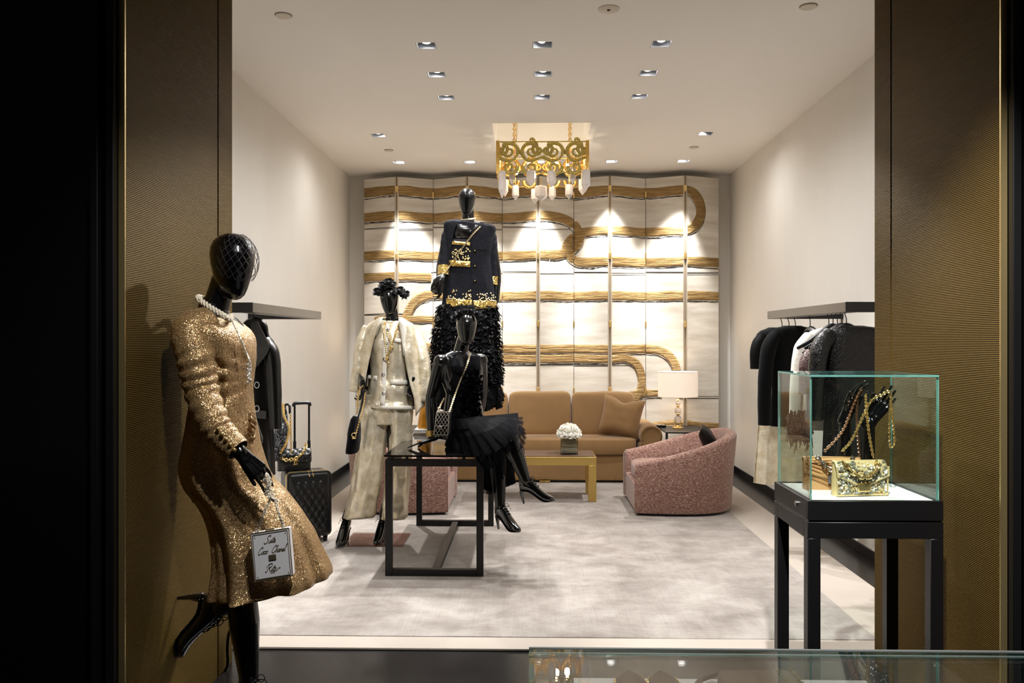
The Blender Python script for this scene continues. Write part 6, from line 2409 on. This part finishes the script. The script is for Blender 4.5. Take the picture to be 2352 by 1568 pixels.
# gathered straps
for pts in ([(1022, 850), (1024, 828), (1034, 812), (1048, 806)], [(1046, 806), (1052, 830), (1062, 850), (1066, 858)], [(1086, 806), (1082, 830), (1074, 850), (1066, 860)], [(1100, 850), (1102, 828), (1096, 812), (1084, 806)]):
    pass
for sg, A_, B_ in ((-1, [(1024, 816), (1022, 850)], [(1046, 808), (1066, 860)]), (1, [(1084, 807), (1068, 858)], [(1102, 816), (1104, 850)])):
    rows = []
    for i in range(9):
        t = i / 8
        l = (A_[0][0] + (A_[1][0] - A_[0][0]) * t, A_[0][1] + (A_[1][1] - A_[0][1]) * t)
        r = (B_[0][0] + (B_[1][0] - B_[0][0]) * t, B_[0][1] + (B_[1][1] - B_[0][1]) * t)
        row = []
        for j in range(13):
            u = j / 12
            x, y = l[0] + (r[0] - l[0]) * u, l[1] + (r[1] - l[1]) * u
            d = (.075 + .045 * min(1, t * 1.6)) * (1 - abs((x - 1063) / 44) ** 2.4 * .8)
            row.append(Pt(x, y, YC - d - .012 - .004 * sin(j * 2.6)))
        rows.append(row)
    MB().grid(rows).build('gathered_strap', m_tulle, mc, solid=.002, smooth=180)
rnd = random.Random(21)
b = MB()
for k in range(190):
    x, y = rnd.uniform(1062, 1108), rnd.uniform(852, 960)
    if x < 1066 + (y - 850) * -.05:
        continue
    p = gC.front(min(x, 1102), y, .006)
    r = rnd.uniform(.012, .024)
    a0 = rnd.uniform(0, 6)
    rows = []
    for v in (0, .5, 1):
        rows.append([p + V((cos(a0 + q) * r * v, -.016 * v + .012 * sin(q * 2 + k), sin(a0 + q) * r * v)) for q in (-.9, -.3, .3, .9)])
    b.grid(rows)
b.build('ruffle_petals', m_ruche, mc, kind='stuff', smooth=180)
# tulle skirt over the thighs, three flounces off the knees
def flounce(A, D_, amp, nf, seed, m, name, rows_n=12, cols=60, flare=1.):
    """A: top edge points; D_: hem points matched to them"""
    TA, TD = spline(A, 12), spline(D_, 12)
    n = min(len(TA), len(TD))
    rows = []
    for i in range(rows_n + 1):
        v = i / rows_n
        row = []
        for j in range(cols + 1):
            u = j / cols * (n - 1)
            k = min(int(u), n - 2)
            a = TA[k].lerp(TA[k + 1], u - k)
            d = TD[k].lerp(TD[k + 1], u - k)
            p = a.lerp(d, v)
            f = amp * v ** 1.3 * (sin(nf * j / cols * 2 * pi + seed) + .5 * fbm(j * .35, v * 2, seed))
            dr = (d - a).normalized()
            nrm = V((dr.z, -.6, -dr.x)).normalized()
            row.append(p + nrm * f + V((0, -.3 * abs(f), 0)))
        rows.append(row)
    return MB().grid(rows).build(name, m, mc, smooth=180)


top = [Pt(1035, 965, 5.38), Pt(1060, 958, 5.36), Pt(1090, 955, 5.40), Pt(1108, 953, 5.50), Pt(1110, 955, 5.66)]
flounce([Pt(1030, 968, 5.42), Pt(1052, 962, 5.36), Pt(1080, 958, 5.38), Pt(1106, 954, 5.46), Pt(1110, 955, 5.62)],
        [Pt(1030, 1036, 5.34), Pt(1085, 1048, 5.14), Pt(1150, 1030, 5.04), Pt(1189, 990, 5.10), Pt(1190, 946, 5.40)], .016, 11, 1., m_ruche, 'skirt_layer')
flounce([Pt(1036, 1000, 5.30), Pt(1080, 1000, 5.12), Pt(1130, 985, 5.04), Pt(1160, 965, 5.14), Pt(1165, 952, 5.45)],
        [Pt(1108, 1062, 5.16), Pt(1122, 1075, 5.06), Pt(1150, 1062, 5.03), Pt(1196, 1000, 5.08), Pt(1200, 955, 5.45)], .02, 13, 2., m_tulle, 'tulle_flounce')
flounce([Pt(1150, 985, 5.26), Pt(1165, 975, 5.28), Pt(1178, 968, 5.36), Pt(1180, 962, 5.48)],
        [Pt(1172, 1040, 5.2), Pt(1198, 1030, 5.22), Pt(1206, 1005, 5.36), Pt(1202, 985, 5.5)], .018, 7, 3., m_tulle, 'tulle_flounce')
flounce([Pt(1152, 1010, 5.28), Pt(1165, 1000, 5.3), Pt(1178, 992, 5.38), Pt(1180, 988, 5.5)],
        [Pt(1172, 1068, 5.22), Pt(1192, 1062, 5.24), Pt(1202, 1045, 5.36), Pt(1200, 1030, 5.5)], .018, 7, 4., m_tulle, 'tulle_flounce')
flounce([Pt(1106, 1028, 5.30), Pt(1125, 1026, 5.26), Pt(1148, 1020, 5.28), Pt(1172, 1010, 5.40), Pt(1175, 1005, 5.55)],
        [Pt(1111, 1132, 5.36), Pt(1130, 1134, 5.34), Pt(1155, 1122, 5.36), Pt(1178, 1112, 5.44), Pt(1180, 1108, 5.58)], .016, 10, 5., m_tulle, 'tulle_flounce')
flounce([Pt(1104, 1030, 5.50), Pt(1125, 1030, 5.52), Pt(1150, 1022, 5.54), Pt(1172, 1014, 5.58)],
        [Pt(1108, 1122, 5.50), Pt(1130, 1128, 5.52), Pt(1155, 1120, 5.54), Pt(1180, 1110, 5.58)], .016, 8, 6., m_ruche, 'skirt_layer')
MB().loft([[V((0, 0, 0)) + Pt(px + 46 * cos(2 * pi * j / 24), py, YC - .08 + .20 * sin(2 * pi * j / 24)) for j in range(24)] for px, py in ((1076, 985), (1074, 1005), (1076, 1022))]).build('underskirt', m_ruche, mc)
flower_cluster('flower_headpiece', 'black fabric flower crown on the seated mannequin', [(1046, 727, .026), (1056, 718, .026), (1068, 714, .028), (1082, 715, .026), (1096, 720, .026), (1108, 727, .022)], YC - .05)
# cuff bracelet
q = Pt(991, 996, YC - .08)
cf = thing('cuff_bracelet', 'gold cuff bracelet on the wrist of the seated mannequin', 'bracelet', q)
MB().tube([q + V((0, 0, .022)), q + V((0, 0, -.014))], .036, 20).build('cuff', m_goldd, cf)
# beaded bag, cross-body
Yb = 5.30
c4 = [Pt(1003, 946, Yb), Pt(1032, 945, Yb), Pt(1029, 999, Yb), Pt(996, 998, Yb)]
bb = thing('beaded_bag', 'small black bag with crystal diamond lattice at the seated mannequin side', 'handbag', c4[3])
b = MB()
b.add([p for p in c4] + [p + V((.01, .06, .0)) for p in c4], [(0, 1, 2, 3), (4, 7, 6, 5), (0, 4, 5, 1), (1, 5, 6, 2), (2, 6, 7, 3), (3, 7, 4, 0)])
b.build('body', m_velvet, bb, bev=.006)
m_bead = mat('crystal_beads', (232, 226, 214), .1, .6)
b = MB()
def uvp(u, v):
    a = c4[0].lerp(c4[1], u)
    d = c4[3].lerp(c4[2], u)
    return a.lerp(d, v) + V((0, -.004, 0))
def beads(p, q, n):
    for k in range(n + 1):
        b.ell(p.lerp(q, k / n), (.0021, .0021, .0021), nu=5, nv=4)
H_ = 1.75
for s_ in (-1, 1):
    for k in range(-8, 9):
        seg = []
        for t in range(0, 41):
            v = t / 40
            u = k * .25 + s_ * v * H_ * .62
            if 0 <= u <= 1:
                seg.append((u, v))
        if len(seg) > 2:
            beads(uvp(*seg[0]), uvp(*seg[-1]), max(3, int(len(seg) * .8)))
for e0, e1, n in (((0, 0), (1, 0), 18), ((1, 0), (1, 1), 34), ((0, 1), (1, 1), 20), ((0, 0), (0, 1), 34), ((0, .62), (1, .58), 18)):
    beads(uvp(*e0), uvp(*e1), n)
b.build('bead_lattice', m_bead, bb, kind='stuff')
b = MB()
emblem(b, uvp(.42, .68) + V((0, -.008, 0)), .010, Matrix.Identity(4), .0026)
b.build('emblem_clasp', m_silver, bb)
MB().chainlinks(spline([Pt(1032, 946, Yb + .02), Pt(1044, 910, 5.37), Pt(1058, 872, 5.40), Pt(1070, 845, 5.41), Pt(1078, 818, 5.44), Pt(1076, 806, 5.50)], 7), .010, .0022, 5, 7, .8).build('chain', m_palegold, bb)
MB().chainlinks(spline([Pt(1007, 946, Yb + .03), Pt(1012, 930, 5.35), Pt(1020, 914, 5.42)], 6), .010, .0022, 5, 7, .8).build('chain', m_palegold, bb)
